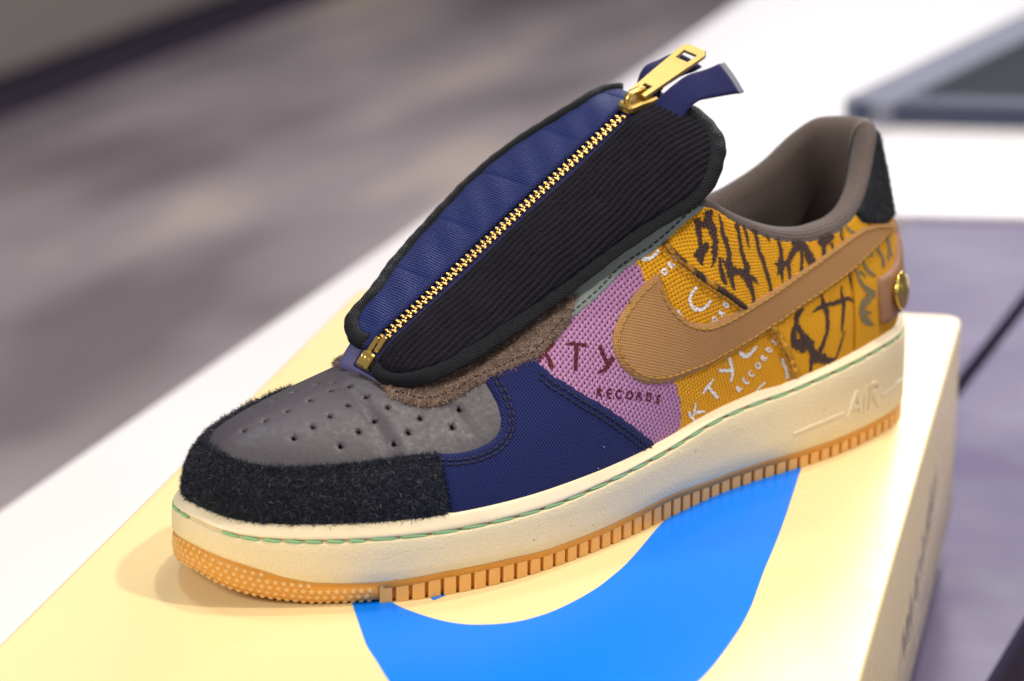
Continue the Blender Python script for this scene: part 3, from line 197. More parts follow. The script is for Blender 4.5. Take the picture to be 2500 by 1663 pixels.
# surface domains: q (cm-like plane) -> point, normal
KI=OLEN/N;KT_=7.5
def dom_upper(q): i=q[:,0]/KI;t=q[:,1]/KT_;n=samp(UN,i,t);return samp(US,i,t),n/np.linalg.norm(n,axis=1)[:,None]
def dom_cover(q): i=(q[:,0]+2)/.1;t=(q[:,1]+6)/12;n=samp(SN,i,t,False);return samp(SG,i,t,False),n/np.linalg.norm(n,axis=1)[:,None]
_V=US.reshape(-1,3);_F=grid_faces(N,MT,True)
UBVH=BVHTree.FromPolygons(_V.tolist(),_F)
_Uf=UN.reshape(-1,3)
def dom_plan(q):
    P=np.zeros((len(q),3));Nn=np.zeros((len(q),3))
    for k,(x,y) in enumerate(q):
        h,nn,idx,_=UBVH.ray_cast(Vector((x,y,30)),Vector((0,0,-1)))
        if h is None: h,nn,idx,_=UBVH.find_nearest(Vector((x,y,7)))
        P[k]=h;Nn[k]=np.mean([_Uf[v] for v in _F[idx]],axis=0)
    return P,Nn/np.linalg.norm(Nn,axis=1)[:,None]
def U(l,di=0,dt=0): return [((i+di)*KI,min(t+dt,1)*KT_) for i,t in l]
def panel(name,poly,mat,parent,dom=dom_upper,h=.12,rnd=.14,edge=.3,res=.14,deep=.12,holes=(),disp=None,step=None,bstep=None,uvrot=0):
    poly=densify(poly,bstep or res*.8);sx,sy=step or (res,res)
    lo=poly.min(0);hi=poly.max(0)
    gx,gy=np.meshgrid(np.arange(lo[0],hi[0]+sx,sx),np.arange(lo[1],hi[1]+sy,sy),indexing='ij')
    if not step: gy=gy+(np.arange(gx.shape[0])%2)[:,None]*sy*.5
    Q=np.stack([gx.ravel(),gy.ravel()],1);m=inside(Q,poly);Q=Q[m]
    Q=Q[bdist(Q,poly)>min(sx,sy)*.45]
    V=[poly];E=[(k,(k+1)%len(poly)) for k in range(len(poly))];nb=len(poly);loops=[(0,nb)]
    for c,r in holes:
        a=np.arange(10)*2*math.pi/10;L=np.stack([c[0]+r*np.cos(a),c[1]+r*np.sin(a)],1);V.append(L)
        E+=[(nb+k,nb+(k+1)%10) for k in range(10)];loops.append((nb,nb+10));nb+=10
        Q=Q[np.hypot(Q[:,0]-c[0],Q[:,1]-c[1])>r*1.15]
    V.append(Q);A=np.vstack(V)
    vs,es,fs,ov,_,_=delaunay_2d_cdt([Vector(p) for p in A],E,[],0,1e-6)
    A2=np.array([tuple(v) for v in vs]);F=np.array([f for f in fs if len(f)==3])
    cen=A2[F].mean(1);keep=inside(cen,poly)
    for c,r in holes: keep&=np.hypot(cen[:,0]-c[0],cen[:,1]-c[1])>r*.93
    F=F[keep]
    d=bdist(A2,poly);u=np.clip(d/rnd,0,1);off=h*(edge+(1-edge)*np.sqrt(np.clip(1-(1-u)**2,0,1)))
    if disp is not None: off=off+disp(A2,d)
    for c,r in holes:
        dd=np.hypot(A2[:,0]-c[0],A2[:,1]-c[1]);off=off-.025*np.exp(-((dd-r)/.04).clip(0)**2)
    P,Nn=dom(A2);P3=P+Nn*off[:,None]
    f0=F[len(F)//2];
    fn=np.cross(P3[F[:,1]]-P3[F[:,0]],P3[F[:,2]]-P3[F[:,0]]);s=(fn*Nn[F[:,0]]).sum()
    if s<0: F=F[:,::-1]
    # skirts: boundary edges of the kept faces drop into the layer below
    ed={}
    for f in F:
        for k in range(3):
            a,b=int(f[k]),int(f[(k+1)%3]);ed[(a,b)]=1
    be=[e for e in ed if (e[1],e[0]) not in ed]
    low={};VV=[P3];n0=len(P3);extra=[];uvx=[]
    for a,b in be:
        for v in (a,b):
            if v not in low: low[v]=n0+len(extra);extra.append(P[v]-Nn[v]*deep);uvx.append(A2[v])
    faces=[tuple(f) for f in F]+[(b,a,low[a],low[b]) for a,b in be]
    VV=np.vstack([P3]+([np.array(extra)] if extra else []));uv=np.vstack([A2]+([np.array(uvx)] if uvx else []))
    o=mesh(name,VV,faces,mat,parent,True,uv);o['_']=0;del o['_'];return o
def ribbon_mesh(strokes,dom,off,jit=.12,thick=0,step=.07,flat=None):
    V=[];F=[];UVs=[]
    for st in strokes:
        S=np.array(st,float);q=np.stack([S[:,0],S[:,1]],1);L=np.r_[0,np.cumsum(np.hypot(*np.diff(q,axis=0).T))]
        n=max(2,int(L[-1]/step)+1);u=np.linspace(0,L[-1],n);qq=np.stack([np.interp(u,L,q[:,0]),np.interp(u,L,q[:,1])],1);ww=np.interp(u,L,S[:,2])
        if n>4: qq=smooth_open(qq,2)
        P,Nn=dom(qq);T=np.gradient(P,axis=0);T/=np.linalg.norm(T,axis=1)[:,None]+1e-9;B=np.cross(T,Nn)
        wl=ww*.5*(1+jit*RNG.normal(size=n));wr=ww*.5*(1+jit*RNG.normal(size=n));b=len(V)
        qT=np.gradient(qq,axis=0);qT/=np.linalg.norm(qT,axis=1)[:,None]+1e-9;qB=np.stack([qT[:,1],-qT[:,0]],1)
        o_=off+RNG.uniform(0,.006)
        for k in range(n):
            V+=[P[k]+B[k]*wl[k]+Nn[k]*o_,P[k]-B[k]*wr[k]+Nn[k]*o_];UVs+=[qq[k]+qB[k]*wl[k],qq[k]-qB[k]*wr[k]]
            if k: F.append((b+2*k-2,b+2*k-1,b+2*k+1,b+2*k))
        if thick:
            c=len(V)
            for k in range(n):
                V+=[P[k]+B[k]*(wl[k]+.015)+Nn[k]*(o_-thick),P[k]-B[k]*(wr[k]+.015)+Nn[k]*(o_-thick)];UVs+=[qq[k]]*2
                if k:
                    F.append((b+2*k-2,b+2*k,c+2*k,c+2*k-2));F.append((b+2*k+1,b+2*k-1,c+2*k-1,c+2*k+1))
            F.append((b,c,c+1,b+1));k=n-1;F.append((b+2*k+1,c+2*k+1,c+2*k,b+2*k))
    return np.array(V),F,np.array(UVs)
def ribbon(name,strokes,dom,off,mat,parent,**k):
    V,F,uv=ribbon_mesh(strokes,dom,off,**k);return mesh(name,V,F,mat,parent,False,uv)
def tube_mesh(P,r,Nup=None,seg=10,flat=1.0,cap=True,rad=None):
    P=np.array(P,float);n=len(P);T=np.gradient(P,axis=0);T/=np.linalg.norm(T,axis=1)[:,None]+1e-9
    if Nup is None: Nup=np.tile(np.array([0,0,1.]),(n,1))
    B=np.cross(T,Nup);B/=np.linalg.norm(B,axis=1)[:,None]+1e-9;W=np.cross(B,T);V=[];uv=[]
    L=np.r_[0,np.cumsum(np.linalg.norm(np.diff(P,axis=0),axis=1))];rr=np.full(n,r) if rad is None else rad
    for k in range(n):
        for s in range(seg):
            a=2*math.pi*s/seg;V.append(P[k]+B[k]*rr[k]*math.cos(a)+W[k]*rr[k]*flat*math.sin(a));uv.append((L[k],s/seg*2*math.pi*r))
    F=grid_faces(n,seg,False,True)
    if cap: F+=[tuple(range(seg)),tuple(range((n-1)*seg,n*seg))[::-1]]
    return np.array(V),F,np.array(uv)
def tube(name,P,r,mat,parent,**k):
    V,F,uv=tube_mesh(P,r,**k);return mesh(name,V,F,mat,parent,True,uv)
def box_mesh(x,y,z,bev=.0):
    v=[];X,Y,Z=x/2,y/2,z/2;b=bev
    if b<=0:
        v=[(sx*X,sy*Y,sz*Z) for sx in(-1,1) for sy in(-1,1) for sz in(-1,1)];return np.array(v),[(0,1,3,2),(4,6,7,5),(0,4,5,1),(2,3,7,6),(0,2,6,4),(1,5,7,3)]
    rows=[];F=[]
    for zz,ins in ((-Z,b),(-Z+b,0),(Z-b,0),(Z,b)):
        for px,py in ((X-b-ins*.7,Y-ins),(-(X-b-ins*.7),Y-ins),(-(X-ins),Y-b-ins*.7),(-(X-ins),-(Y-b-ins*.7)),(-(X-b-ins*.7),-(Y-ins)),(X-b-ins*.7,-(Y-ins)),(X-ins,-(Y-b-ins*.7)),(X-ins,Y-b-ins*.7)): rows.append((px,py,zz))
    F=[(r*8+k,r*8+(k+1)%8,(r+1)*8+(k+1)%8,(r+1)*8+k) for r in range(3) for k in range(8)]+[tuple(range(8))[::-1],tuple(range(24,32))]
    return np.array(rows),F
_cache={}
def inst(name,key,build,mat,parent,M,smooth=False):
    # alike pieces share one mesh; M is a 4x4 in cm
    if key not in _cache:
        V,F=build();me=bpy.data.meshes.new(name);me.from_pydata((np.asarray(V)*CM).tolist(),[],[tuple(f) for f in F]);me.materials.append(mat)
        if smooth: me.polygons.foreach_set('use_smooth',[True]*len(me.polygons))
        me.update();_cache[key]=me
    o=bpy.data.objects.new(name,_cache[key]);link(o,parent);M=Matrix(M.tolist());M.translation=M.translation*CM;o.matrix_local=M;return o
def frame(p,x,z):
    x=np.array(x,float);x/=np.linalg.norm(x)+1e-9;z=np.array(z,float);z=z-x*(z@x);z/=np.linalg.norm(z)+1e-9;y=np.cross(z,x)
    M=np.eye(4);M[:3,0]=x;M[:3,1]=y;M[:3,2]=z;M[:3,3]=p;return M
def capsule(L,r,seg=6,bow=0):
    P=[];rad=[]
    for k in range(7):
        t=k/6;P.append(((t-.5)*L,0,bow*(1-(2*t-1)**2)));rad.append(r*(.35 if k in(0,6) else 1))
    V,F,_=tube_mesh(np.array(P),r,seg=seg,rad=np.array(rad));return V,F
def stitches(name,line,dom,off,parent,mat,key,L=.26,gap=.08,r=.035,closed=False):
    q=densify(line,.03,closed);P,Nn=dom(q);P=P+Nn*off;D=np.r_[0,np.cumsum(np.linalg.norm(np.diff(P,axis=0),axis=1))];s=gap
    while s+L<D[-1]:
        a=np.array([np.interp(s,D,P[:,k]) for k in range(3)]);b=np.array([np.interp(s+L,D,P[:,k]) for k in range(3)]);nn=np.array([np.interp(s+L/2,D,Nn[:,k]) for k in range(3)])
        inst(name,key,lambda:capsule(L+.04,r,bow=r*.5),mat,parent,frame((a+b)/2,b-a,nn),True);s+=L+gap
def inset_poly(poly,d):
    P=np.array(poly,float);T=np.roll(P,-1,0)-np.roll(P,1,0);T/=np.linalg.norm(T,axis=1)[:,None]+1e-9;Nn=np.stack([-T[:,1],T[:,0]],1)
    if not inside((P+Nn*.02)[len(P)//2:len(P)//2+1],P)[0]: Nn=-Nn
    return P+Nn*d
def inset_line(line,d): 
    P=np.array(line,float);T=np.gradient(P,axis=0);T/=np.linalg.norm(T,axis=1)[:,None]+1e-9;return P+np.stack([-T[:,1],T[:,0]],1)*d
def nap(name,obj,n,L,mat,parent,wid=.012,lean=.7,seed=1):
    # short fibres standing on a suede piece
    rng=np.random.default_rng(seed);me=obj.data;nv=len(me.vertices);V=np.zeros(nv*3);me.vertices.foreach_get('co',V);V=V.reshape(-1,3)/CM
    T=np.array([p.vertices[:3] for p in me.polygons if len(p.vertices)==3]);A=V[T[:,0]];B=V[T[:,1]];C=V[T[:,2]];nn=np.cross(B-A,C-A);ar=np.linalg.norm(nn,axis=1);ok=ar>1e-9
    T,A,B,C,nn,ar=T[ok],A[ok],B[ok],C[ok],nn[ok],ar[ok];k=rng.choice(len(ar),n,p=ar/ar.sum());a=rng.random((n,1));b=rng.random((n,1));sw=(a+b)>1;a=np.where(sw,1-a,a);b=np.where(sw,1-b,b)
    P=A[k]+(B-A)[k]*a+(C-A)[k]*b;Nn=nn[k]/ar[k][:,None];d=rng.normal(size=(n,3));d-=Nn*(d*Nn).sum(1)[:,None];d/=np.linalg.norm(d,axis=1)[:,None]
    s=np.cross(Nn,d);l=L*rng.uniform(.45,1.3,(n,1));wv=wid*rng.uniform(.6,1.3,(n,1))
    p1=P+(Nn*.55+d*lean*.5)*l*.6;p2=P+(Nn*.75+d*lean*1.2+s*rng.normal(size=(n,1))*.35)*l;P=P-Nn*.02
    VV=np.stack([P-s*wv,P+s*wv,p1+s*wv*.8,p1-s*wv*.8,p2],1).reshape(-1,3);i0=np.arange(n)*5
    F=[(i,i+1,i+2,i+3) for i in i0]+[(i+3,i+2,i+4) for i in i0]
    return mesh(name,VV,F,mat,parent,False,kind='stuff')
# ---------------------------------------------------------------- materials
class NT:
    def __init__(s,name):
        s.m=bpy.data.materials.new(name);s.m.use_nodes=True;s.t=s.m.node_tree;s.b=s.t.nodes['Principled BSDF']
    def n(s,typ,**k):
        x=s.t.nodes.new(typ)
        for a,v in k.items():
            if a.startswith('in_'): x.inputs[int(a[3:]) if a[3:].isdigit() else a[3:]].default_value=v
            else: setattr(x,a,v)
        return x
    def l(s,a,b): s.t.links.new(a,b)
    def math(s,op,a,b=None,c=None,clamp=False):
        x=s.n('ShaderNodeMath',operation=op);x.use_clamp=clamp
        for k,v in enumerate((a,b,c)):
            if v is None: continue
            if isinstance(v,(int,float)): x.inputs[k].default_value=v
            else: s.l(v,x.inputs[k])
        return x.outputs[0]
    def mix(s,f,a,b,bt='MIX'):
        x=s.n('ShaderNodeMix',data_type='RGBA',blend_type=bt)
        for k,v in ((0,f),(6,a),(7,b)):
            if isinstance(v,tuple): x.inputs[k].default_value=(*v,1) if len(v)==3 else v
            elif isinstance(v,(int,float)): x.inputs[k].default_value=v
            else: s.l(v,x.inputs[k])
        return x.outputs[2]
    def ramp(s,f,pts):
        x=s.n('ShaderNodeValToRGB');e=x.color_ramp.elements
        while len(e)<len(pts): e.new(.5)
        for k,(p,c) in enumerate(pts): e[k].position=p;e[k].color=(*c,1) if len(c)==3 else c
        s.l(f,x.inputs[0]);return x.outputs[0]
    def obj(s): return s.n('ShaderNodeTexCoord').outputs['Object']
    def noise(s,scale,det=4,rough=.55,vec=None,dist=0):
        x=s.n('ShaderNodeTexNoise');x.inputs['Scale'].default_value=scale;x.inputs['Detail'].default_value=det;x.inputs['Roughness'].default_value=rough;x.inputs['Distortion'].default_value=dist
        s.l(vec if vec is not None else s.obj(),x.inputs['Vector']);return x.outputs['Fac']
    def vor(s,scale,vec=None,feat='F1'):
        x=s.n('ShaderNodeTexVoronoi',feature=feat);x.inputs['Scale'].default_value=scale;s.l(vec if vec is not None else s.obj(),x.inputs['Vector']);return x.outputs['Distance']
    def bump(s,hgt,strength,dist=.0005,prev=None):
        x=s.n('ShaderNodeBump');x.inputs['Strength'].default_value=strength;x.inputs['Distance'].default_value=dist;s.l(hgt,x.inputs['Height'])
        if prev is not None: s.l(prev,x.inputs['Normal'])
        return x.outputs['Normal']
    def set(s,color=None,rough=None,normal=None,**k):
        for nm,v in (('Base Color',color),('Roughness',rough),('Normal',normal),*k.items()):
            if v is None: continue
            i=s.b.inputs[nm.replace('_',' ')]
            if isinstance(v,tuple): i.default_value=(*v,1) if (len(v)==3 and i.type=='RGBA') else v
            elif isinstance(v,(int,float)): i.default_value=v
            else: s.l(v,i)
        return s.m
    def mapping(s,src,scale=(1,1,1),rot=0,out='UV'):
        mp=s.n('ShaderNodeMapping');mp.inputs['Scale'].default_value=scale;mp.inputs['Rotation'].default_value=(0,0,rot)
        s.l(s.n('ShaderNodeTexCoord').outputs[src],mp.inputs['Vector']);return mp.outputs[0]
def weave(nt,pitch,rot=0,thread=.86,wob=.25,py=None):
    # plain weave on the UV plane (cm): height and a mask of the little holes between threads
    mp=nt.n('ShaderNodeMapping');mp.inputs['Rotation'].default_value=(0,0,rot)
    nt.l(nt.n('ShaderNodeTexCoord').outputs['UV'],mp.inputs['Vector'])
    nz=nt.n('ShaderNodeTexNoise');nz.inputs['Scale'].default_value=2.2/pitch*.35;nz.inputs['Detail'].default_value=3;nt.l(mp.outputs[0],nz.inputs['Vector'])
    sp=nt.n('ShaderNodeSeparateXYZ');nt.l(mp.outputs[0],sp.inputs[0]);sn=nt.n('ShaderNodeSeparateColor');nt.l(nz.outputs['Color'],sn.inputs[0])
    u=nt.math('ADD',nt.math('MULTIPLY',sp.outputs[0],1/pitch),nt.math('MULTIPLY',sn.outputs[0],wob*3))
    v=nt.math('ADD',nt.math('MULTIPLY',sp.outputs[1],1/(py or pitch)),nt.math('MULTIPLY',sn.outputs[1],wob*3))
    fu=nt.math('SUBTRACT',nt.math('FRACT',u),.5);fv=nt.math('SUBTRACT',nt.math('FRACT',v),.5)
    par=nt.math('SUBTRACT',nt.math('MULTIPLY',nt.math('FLOORED_MODULO',nt.math('ADD',nt.math('FLOOR',u),nt.math('FLOOR',v)),2),2),1)
    def prof(f):
        x=nt.math('DIVIDE',f,thread*.5);return nt.math('SUBTRACT',1,nt.math('MULTIPLY',x,x))
    pu,pv=prof(fu),prof(fv)
    cu=nt.math('MULTIPLY',nt.math('COSINE',nt.math('MULTIPLY',fv,math.pi)),par);cvv=nt.math('MULTIPLY',nt.math('COSINE',nt.math('MULTIPLY',fu,math.pi)),nt.math('MULTIPLY',par,-1))
    def h(p,c): # thread present only where p>0
        return nt.math('MULTIPLY',nt.math('GREATER_THAN',p,0),nt.math('ADD',nt.math('MULTIPLY',p,.35),nt.math('ADD',nt.math('MULTIPLY',c,.3),.35)))
    H=nt.math('MAXIMUM',h(pu,cu),h(pv,cvv))
    return H,u,v
def m_cloth(name,col,pitch,rot=0,thread=.86,bump=.8,dist=.0006,var=.18,hole=(.02,.015,.01),rough=.85,holes=True,sheen=.05,wob=.12,py=None,lo=.0,hi=.55):
    t=NT(name);H,u,v=weave(t,pitch,rot,thread,wob,py)
    n=t.noise(260,3);n2=t.noise(40,3)
    c=t.mix(t.math('MULTIPLY',n,var*2),col,tuple(x*.55 for x in col));c=t.mix(t.math('MULTIPLY',n2,var),c,tuple(min(1,x*1.35) for x in col))
    if holes: c=t.mix(t.ramp(H,[(lo,(0,0,0)),(hi,(1,1,1))]),hole,c)
    return t.set(c,rough,t.bump(H,bump,dist),Specular_IOR_Level=.18,Sheen_Weight=sheen,Sheen_Roughness=.5)
def m_simple(name,col,rough=.5,metal=0,nscale=0,nvar=.2,bump=0,bscale=300,bdist=.0003,**k):
    t=NT(name);c=col
    if nscale: c=t.mix(t.math('MULTIPLY',t.noise(nscale,4),nvar*2),col,tuple(x*.6 for x in col))
    nrm=t.bump(t.noise(bscale,4),bump,bdist) if bump else None
    return t.set(c,rough,nrm,Metallic=metal,**k)
def m_suede(name,a,b,scale=260):
    t=NT(name);n=t.noise(scale,5,.7);n2=t.noise(45,3)
    c=t.mix(t.ramp(n,[(.32,(0,0,0)),(.68,(1,1,1))]),a,b);c=t.mix(t.math('MULTIPLY',n2,.5),c,a)
    return t.set(c,.95,t.bump(n,1,.0018),Specular_IOR_Level=.12,Sheen_Weight=.08,Sheen_Roughness=.6)
M={}
M['lining']=m_simple('dark_lining',(.02,.018,.018),.9)
M['suede']=m_suede('black_suede',(.004,.005,.006),(.022,.026,.033))
t=NT('black_suede_fibres');oi=t.n('ShaderNodeNewGeometry').outputs['Random Per Island'];M['nap']=t.set(t.ramp(oi,[(.0,(.007,.008,.013)),(.6,(.024,.027,.042)),(.93,(.055,.06,.085)),(1,(.16,.16,.18))]),.8,Specular_IOR_Level=.15)
M['brown']=m_suede('brown_suede',(.11,.07,.05),(.32,.215,.16))
t=NT('brown_suede_fibres');oi=t.n('ShaderNodeNewGeometry').outputs['Random Per Island'];M['brownnap']=t.set(t.ramp(oi,[(.0,(.09,.055,.04)),(.5,(.29,.19,.14)),(1,(.52,.40,.33))]),.8,Specular_IOR_Level=.15)
M['navy']=m_cloth('navy_canvas',(.013,.021,.12),.10,.5,.9,1,.0009,.3,(.002,.003,.012),.8,sheen=.04,lo=.1,hi=.75,wob=.05)
M['lilac']=m_cloth('lilac_burlap',(.50,.235,.43),.165,.35,.68,1,.0009,.2,(.03,.008,.035),.85,lo=.05,hi=.4,wob=.12)
YC=(.88,.39,.010)
M['yellow']=m_cloth('mustard_burlap',YC,.14,.3,.74,1,.0008,.2,(.16,.045,.004),.85,lo=.05,hi=.42,wob=.12)
M['yellow2']=m_cloth('mustard_fine_burlap',(.92,.42,.010),.13,.25,.78,1,.0007,.2,(.22,.075,.005),.85,hi=.42,wob=.1)
M['white_ink']=m_cloth('white_print_ink',(.92,.87,.85),.14,.3,.84,1,.0007,.05,(.3,.13,.05),.7,hi=.25,wob=.12)
M['red_ink']=m_cloth('dark_red_print_ink',(.115,.012,.022),.165,.35,.82,1,.0008,.1,(.02,.003,.006),.7,hi=.3,wob=.14)
M['dark_ink']=m_cloth('brown_branch_print_ink',(.075,.042,.036),.12,.25,.86,1,.0007,.15,(.02,.01,.008),.7,hi=.35,wob=.1)
M['sage_ink']=m_cloth('faded_sage_print_ink',(.25,.20,.10),.12,.25,.86,1,.0006,.15,(.12,.08,.03),.8,hi=.35,wob=.1)
M['tan']=m_cloth('tan_canvas',(.45,.232,.085),.085,-.35,.92,.7,.0007,.12,(.27,.125,.05),.75,lo=.1,hi=.75,wob=.04,sheen=.05)
M['tan_leather']=m_simple('tan_leather',(.33,.165,.08),.55,nscale=60,nvar=.2,bump=.4,bscale=500)
M['sage']=m_simple('sage_leather',(.25,.295,.262),.62,nscale=90,nvar=.15,bump=.6,bscale=420,bdist=.0004)
t=NT('grey_leather');n=t.noise(520,4);n2=t.noise(70,5,.6,dist=.6);
cr=t.vor(240);cc=t.mix(t.math('MULTIPLY',n2,.35),(.060,.051,.060),(.036,.030,.035))
M['leather']=t.set(cc,t.ramp(n,[(.3,(.40,.40,.40)),(.7,(.58,.58,.58))]),t.bump(n2,.22,.0012,t.bump(t.math('ADD',t.math('MULTIPLY',cr,.25),n),.3,.0004)),Specular_IOR_Level=.45)
t=NT('cream_midsole');n=t.noise(1100,3,.6);n2=t.noise(35,3)
M['midsole']=t.set(t.mix(t.ramp(t.noise(420,2,.4),[(.755,(0,0,0)),(.78,(.6,.6,.6))]),t.mix(t.math('MULTIPLY',n2,.35),(.90,.75,.46),(.84,.68,.40)),(.25,.18,.10)),.55,t.bump(n,.8,.0006),Subsurface_Weight=.12,Subsurface_Radius=(.004,.0025,.0012),Subsurface_Scale=.5)
t=NT('cream_midsole_rim');n2=t.noise(60,4);sc=t.noise(18,5,.7)
M['rim']=t.set(t.mix(t.ramp(sc,[(.55,(0,0,0)),(.75,(.5,.5,.5))]),(.88,.74,.49),(.70,.57,.35)),.42,t.bump(n2,.25,.0008),Subsurface_Weight=.12,Subsurface_Radius=(.004,.0025,.0012),Subsurface_Scale=.5)
M['gum']=m_simple('gum_rubber',(.80,.34,.045),.42,nscale=40,nvar=.15,bump=.2,bscale=300,Subsurface_Weight=.35,Subsurface_Radius=(.006,.0022,.0006),Subsurface_Scale=.6)
M['gum2']=m_simple('gum_rubber_matt',(.90,.54,.21),.5,nscale=300,nvar=.15,bump=.25,bscale=600,Subsurface_Weight=.25,Subsurface_Radius=(.005,.002,.0006),Subsurface_Scale=.5)
M['gum3']=m_simple('gum_rubber_tread',(.85,.44,.125),.5,nscale=300,nvar=.15,bump=.25,bscale=600,Subsurface_Weight=.3,Subsurface_Radius=(.006,.0025,.0008),Subsurface_Scale=.6)
M['gold']=m_simple('brass',(.80,.57,.17),.36,1,nscale=150,nvar=.15,bump=.08,bscale=400)
M['goldm']=m_simple('brass_satin',(.84,.55,.17),.36,1,nscale=200,nvar=.12)
t=NT('black_corduroy');n=t.noise(900,3);n2=t.noise(120,4)
M['cord']=t.set(t.mix(n2,(.0035,.003,.006),(.012,.010,.018)),.85,t.bump(n,1,.0007),Specular_IOR_Level=.14,Sheen_Weight=.03,Sheen_Roughness=.45)
def twill(name,col,pitch,rot,rough=.5,b=.8,var=.5,sheen=.1,w2=.35):
    t=NT(name);mp=t.mapping('UV',(1/pitch,1/pitch,1),rot);sp=t.n('ShaderNodeSeparateXYZ');t.l(mp,sp.inputs[0])
    s=t.math('SINE',t.math('MULTIPLY',sp.outputs[0],2*math.pi));s2=t.math('SINE',t.math('MULTIPLY',sp.outputs[1],2*math.pi*.8));H=t.math('ADD',s,t.math('MULTIPLY',s2,w2))
    n=t.noise(120,4);c=t.mix(t.math('MULTIPLY',n,var),col,tuple(x*.5 for x in col))
    return t.set(c,rough,t.bump(H,b,.0003),Specular_IOR_Level=.25,Sheen_Weight=sheen)
M['bind']=twill('black_twill_binding',(.006,.006,.009),.075,.7,.55,.8,.5,.02)
M['satin']=twill('navy_grosgrain',(.006,.0155,.108),.10,0.0,.55,.6,.25,.05,.06)
M['tape']=m_cloth('navy_zip_tape',(.012,.013,.085),.07,.6,.95,1,.0004,.2,(.008,.008,.05),.7,hi=.7,wob=.03)
M['tape_end']=m_cloth('coated_zip_tape',(.115,.11,.24),.05,.78,.95,1,.0003,.15,(.03,.03,.09),.35,hi=.7,wob=.02)
M['clear']=m_simple('clear_coated_tape_end',(.20,.20,.26),.3,nscale=900,nvar=.3)
t=NT('taupe_knit');mp=t.mapping('UV',(1/.16,1/.13,1));x=t.n('ShaderNodeTexVoronoi');x.inputs['Scale'].default_value=1;x.inputs['Randomness'].default_value=.12;t.l(mp,x.inputs['Vector'])
dk=t.ramp(x.outputs['Distance'],[(.22,(0,0,0)),(.42,(1,1,1))]);n=t.noise(60,3)
M['knit']=t.set(t.mix(dk,(.035,.024,.02),t.mix(n,(.165,.122,.104),(.115,.083,.07))),.9,t.bump(x.outputs['Distance'],.6,.0006),Sheen_Weight=.2)
M['green']=twill('green_thread',(.27,.52,.25),.05,.9,.55,1,.2)
M['thread']=m_simple('mustard_thread',(.50,.27,.03),.6,nscale=600,nvar=.3)
M['nthread']=m_simple('dark_thread',(.018,.010,.022),.7)
M['sthread']=m_simple('olive_thread',(.05,.05,.035),.7)
M['button']=m_simple('polished_gold',(.95,.70,.16),.16,1,bump=.5,bscale=350,bdist=.0006)
SMP=R(38.4);FLOC=(0,0,0)
# ---------------------------------------------------------------- sneaker
shoe=empty('sneaker',None,(-.1078288452,-.015342661,0),SMP)
tag(shoe,'patchwork low sneaker with zipped lace cover and gum sole standing on the cream box','sneaker')
def sweep(name,rows,mat,wrap=True,cap=False,uvs=True):
    # rows: list of (outward offset, z) arrays along the sole outline
    G=np.stack([np.c_[O+ON*np.broadcast_to(np.asarray(o_,float),(N,))[:,None],np.broadcast_to(np.asarray(z_,float),(N,))] for o_,z_ in rows],1)
    m=len(rows);F=[f[::-1] for f in grid_faces(N,m,True)]
    if cap: F.append(tuple(range(0,N*m,m)))
    uv=np.stack([np.repeat(np.arange(N)*KI,m),G[:,:,2].ravel()],1)
    return mesh(name,G.reshape(-1,3),F,mat,shoe,True,uv)
toe=np.clip((4.85-X)/.35,0,1);toe=toe*toe*(3-2*toe)                     # 1 round the toe, 0 where the tread lugs are
rec=-.16*(1-toe)
hz=ZM-ZB
outsole=sweep('outsole',[(-2.2,ZB+.05),(-.55,ZB+.0),(rec-.06*toe,ZB+.05*(1-toe)+.12*toe),(rec+.05*toe,ZB+.33*hz),(rec+.08*toe,ZB+.6*hz),(rec+.05*toe,ZM-.27*(1-toe)-.16*toe),(.012*(1-toe),ZM-.24*(1-toe)-.1*toe),(.012*(1-toe),ZM-.06),(.03,ZM-.02),(-.05,ZM+.01)],M['gum'],cap=True)
def lug():
    V,F=box_mesh(.415,.22,.66,.022);V=V+np.array([0,0,.33]);V[:,0]*=1-.10*(1-V[:,2]/.6)*0;return V,F
s0=next(i for i in range(N) if X[i]<4.62);nl=0
far0=next(i for i in range(N-1,0,-1) if X[i]<4.4)
total=(s0+(N-far0))*KI;cnt=int(total/.56)
for k in range(cnt):
    i=(s0-(k+.5)*total/cnt/KI)%N;a=int(i);f=i-a;b=(a+1)%N
    p=O[a]*(1-f)+O[b]*f;n=ON[a]*(1-f)+ON[b]*f;tn=np.array([-n[1],n[0]])
    inst('tread_lug','lug',lug,M['gum3'],outsole,frame(np.r_[p-n*.100,.0],np.r_[tn,0],(0,0,1)))
def star():
    V=[];a0=math.pi/2
    for z,r1,r2 in ((0,.115,.058),(.017,.10,.047)):
        for k in range(10): r=r1 if k%2==0 else r2;a=a0+k*math.pi/5;V.append((r*math.cos(a),r*math.sin(a),z))
    F=[(k,(k+1)%10,10+(k+1)%10,10+k) for k in range(10)]+[tuple(range(10,20))];return np.array(V),F
iS=s0+2;iE=far0-2;nst=0
for row in range(6):
    i=iS+(row%2)*1.6+1
    while i<iE:
        k=int(i)%N;z=ZB[k]+.12+.205*row
        if z<ZM[k]-.12:
            zz=[ZB[k]+.12,ZB[k]+.33*hz[k],ZB[k]+.6*hz[k],ZM[k]-.16,ZM[k]-.1];oo=[-.06,.05,.08,.05,0];bul=float(np.interp(z,zz,oo))*toe[k];slope=(float(np.interp(z+.05,zz,oo))-float(np.interp(z-.05,zz,oo)))/.1
            n=np.r_[ON[k],-(.5 if row==0 else slope)];x=np.r_[-ON[k][1],ON[k][0],0]
            if nst<290: inst('star_stud','star',star,M['gum2'],outsole,frame(np.r_[O[k]+ON[k]*(bul-.004),z],x,n));nst+=1
        i+=.275/KI
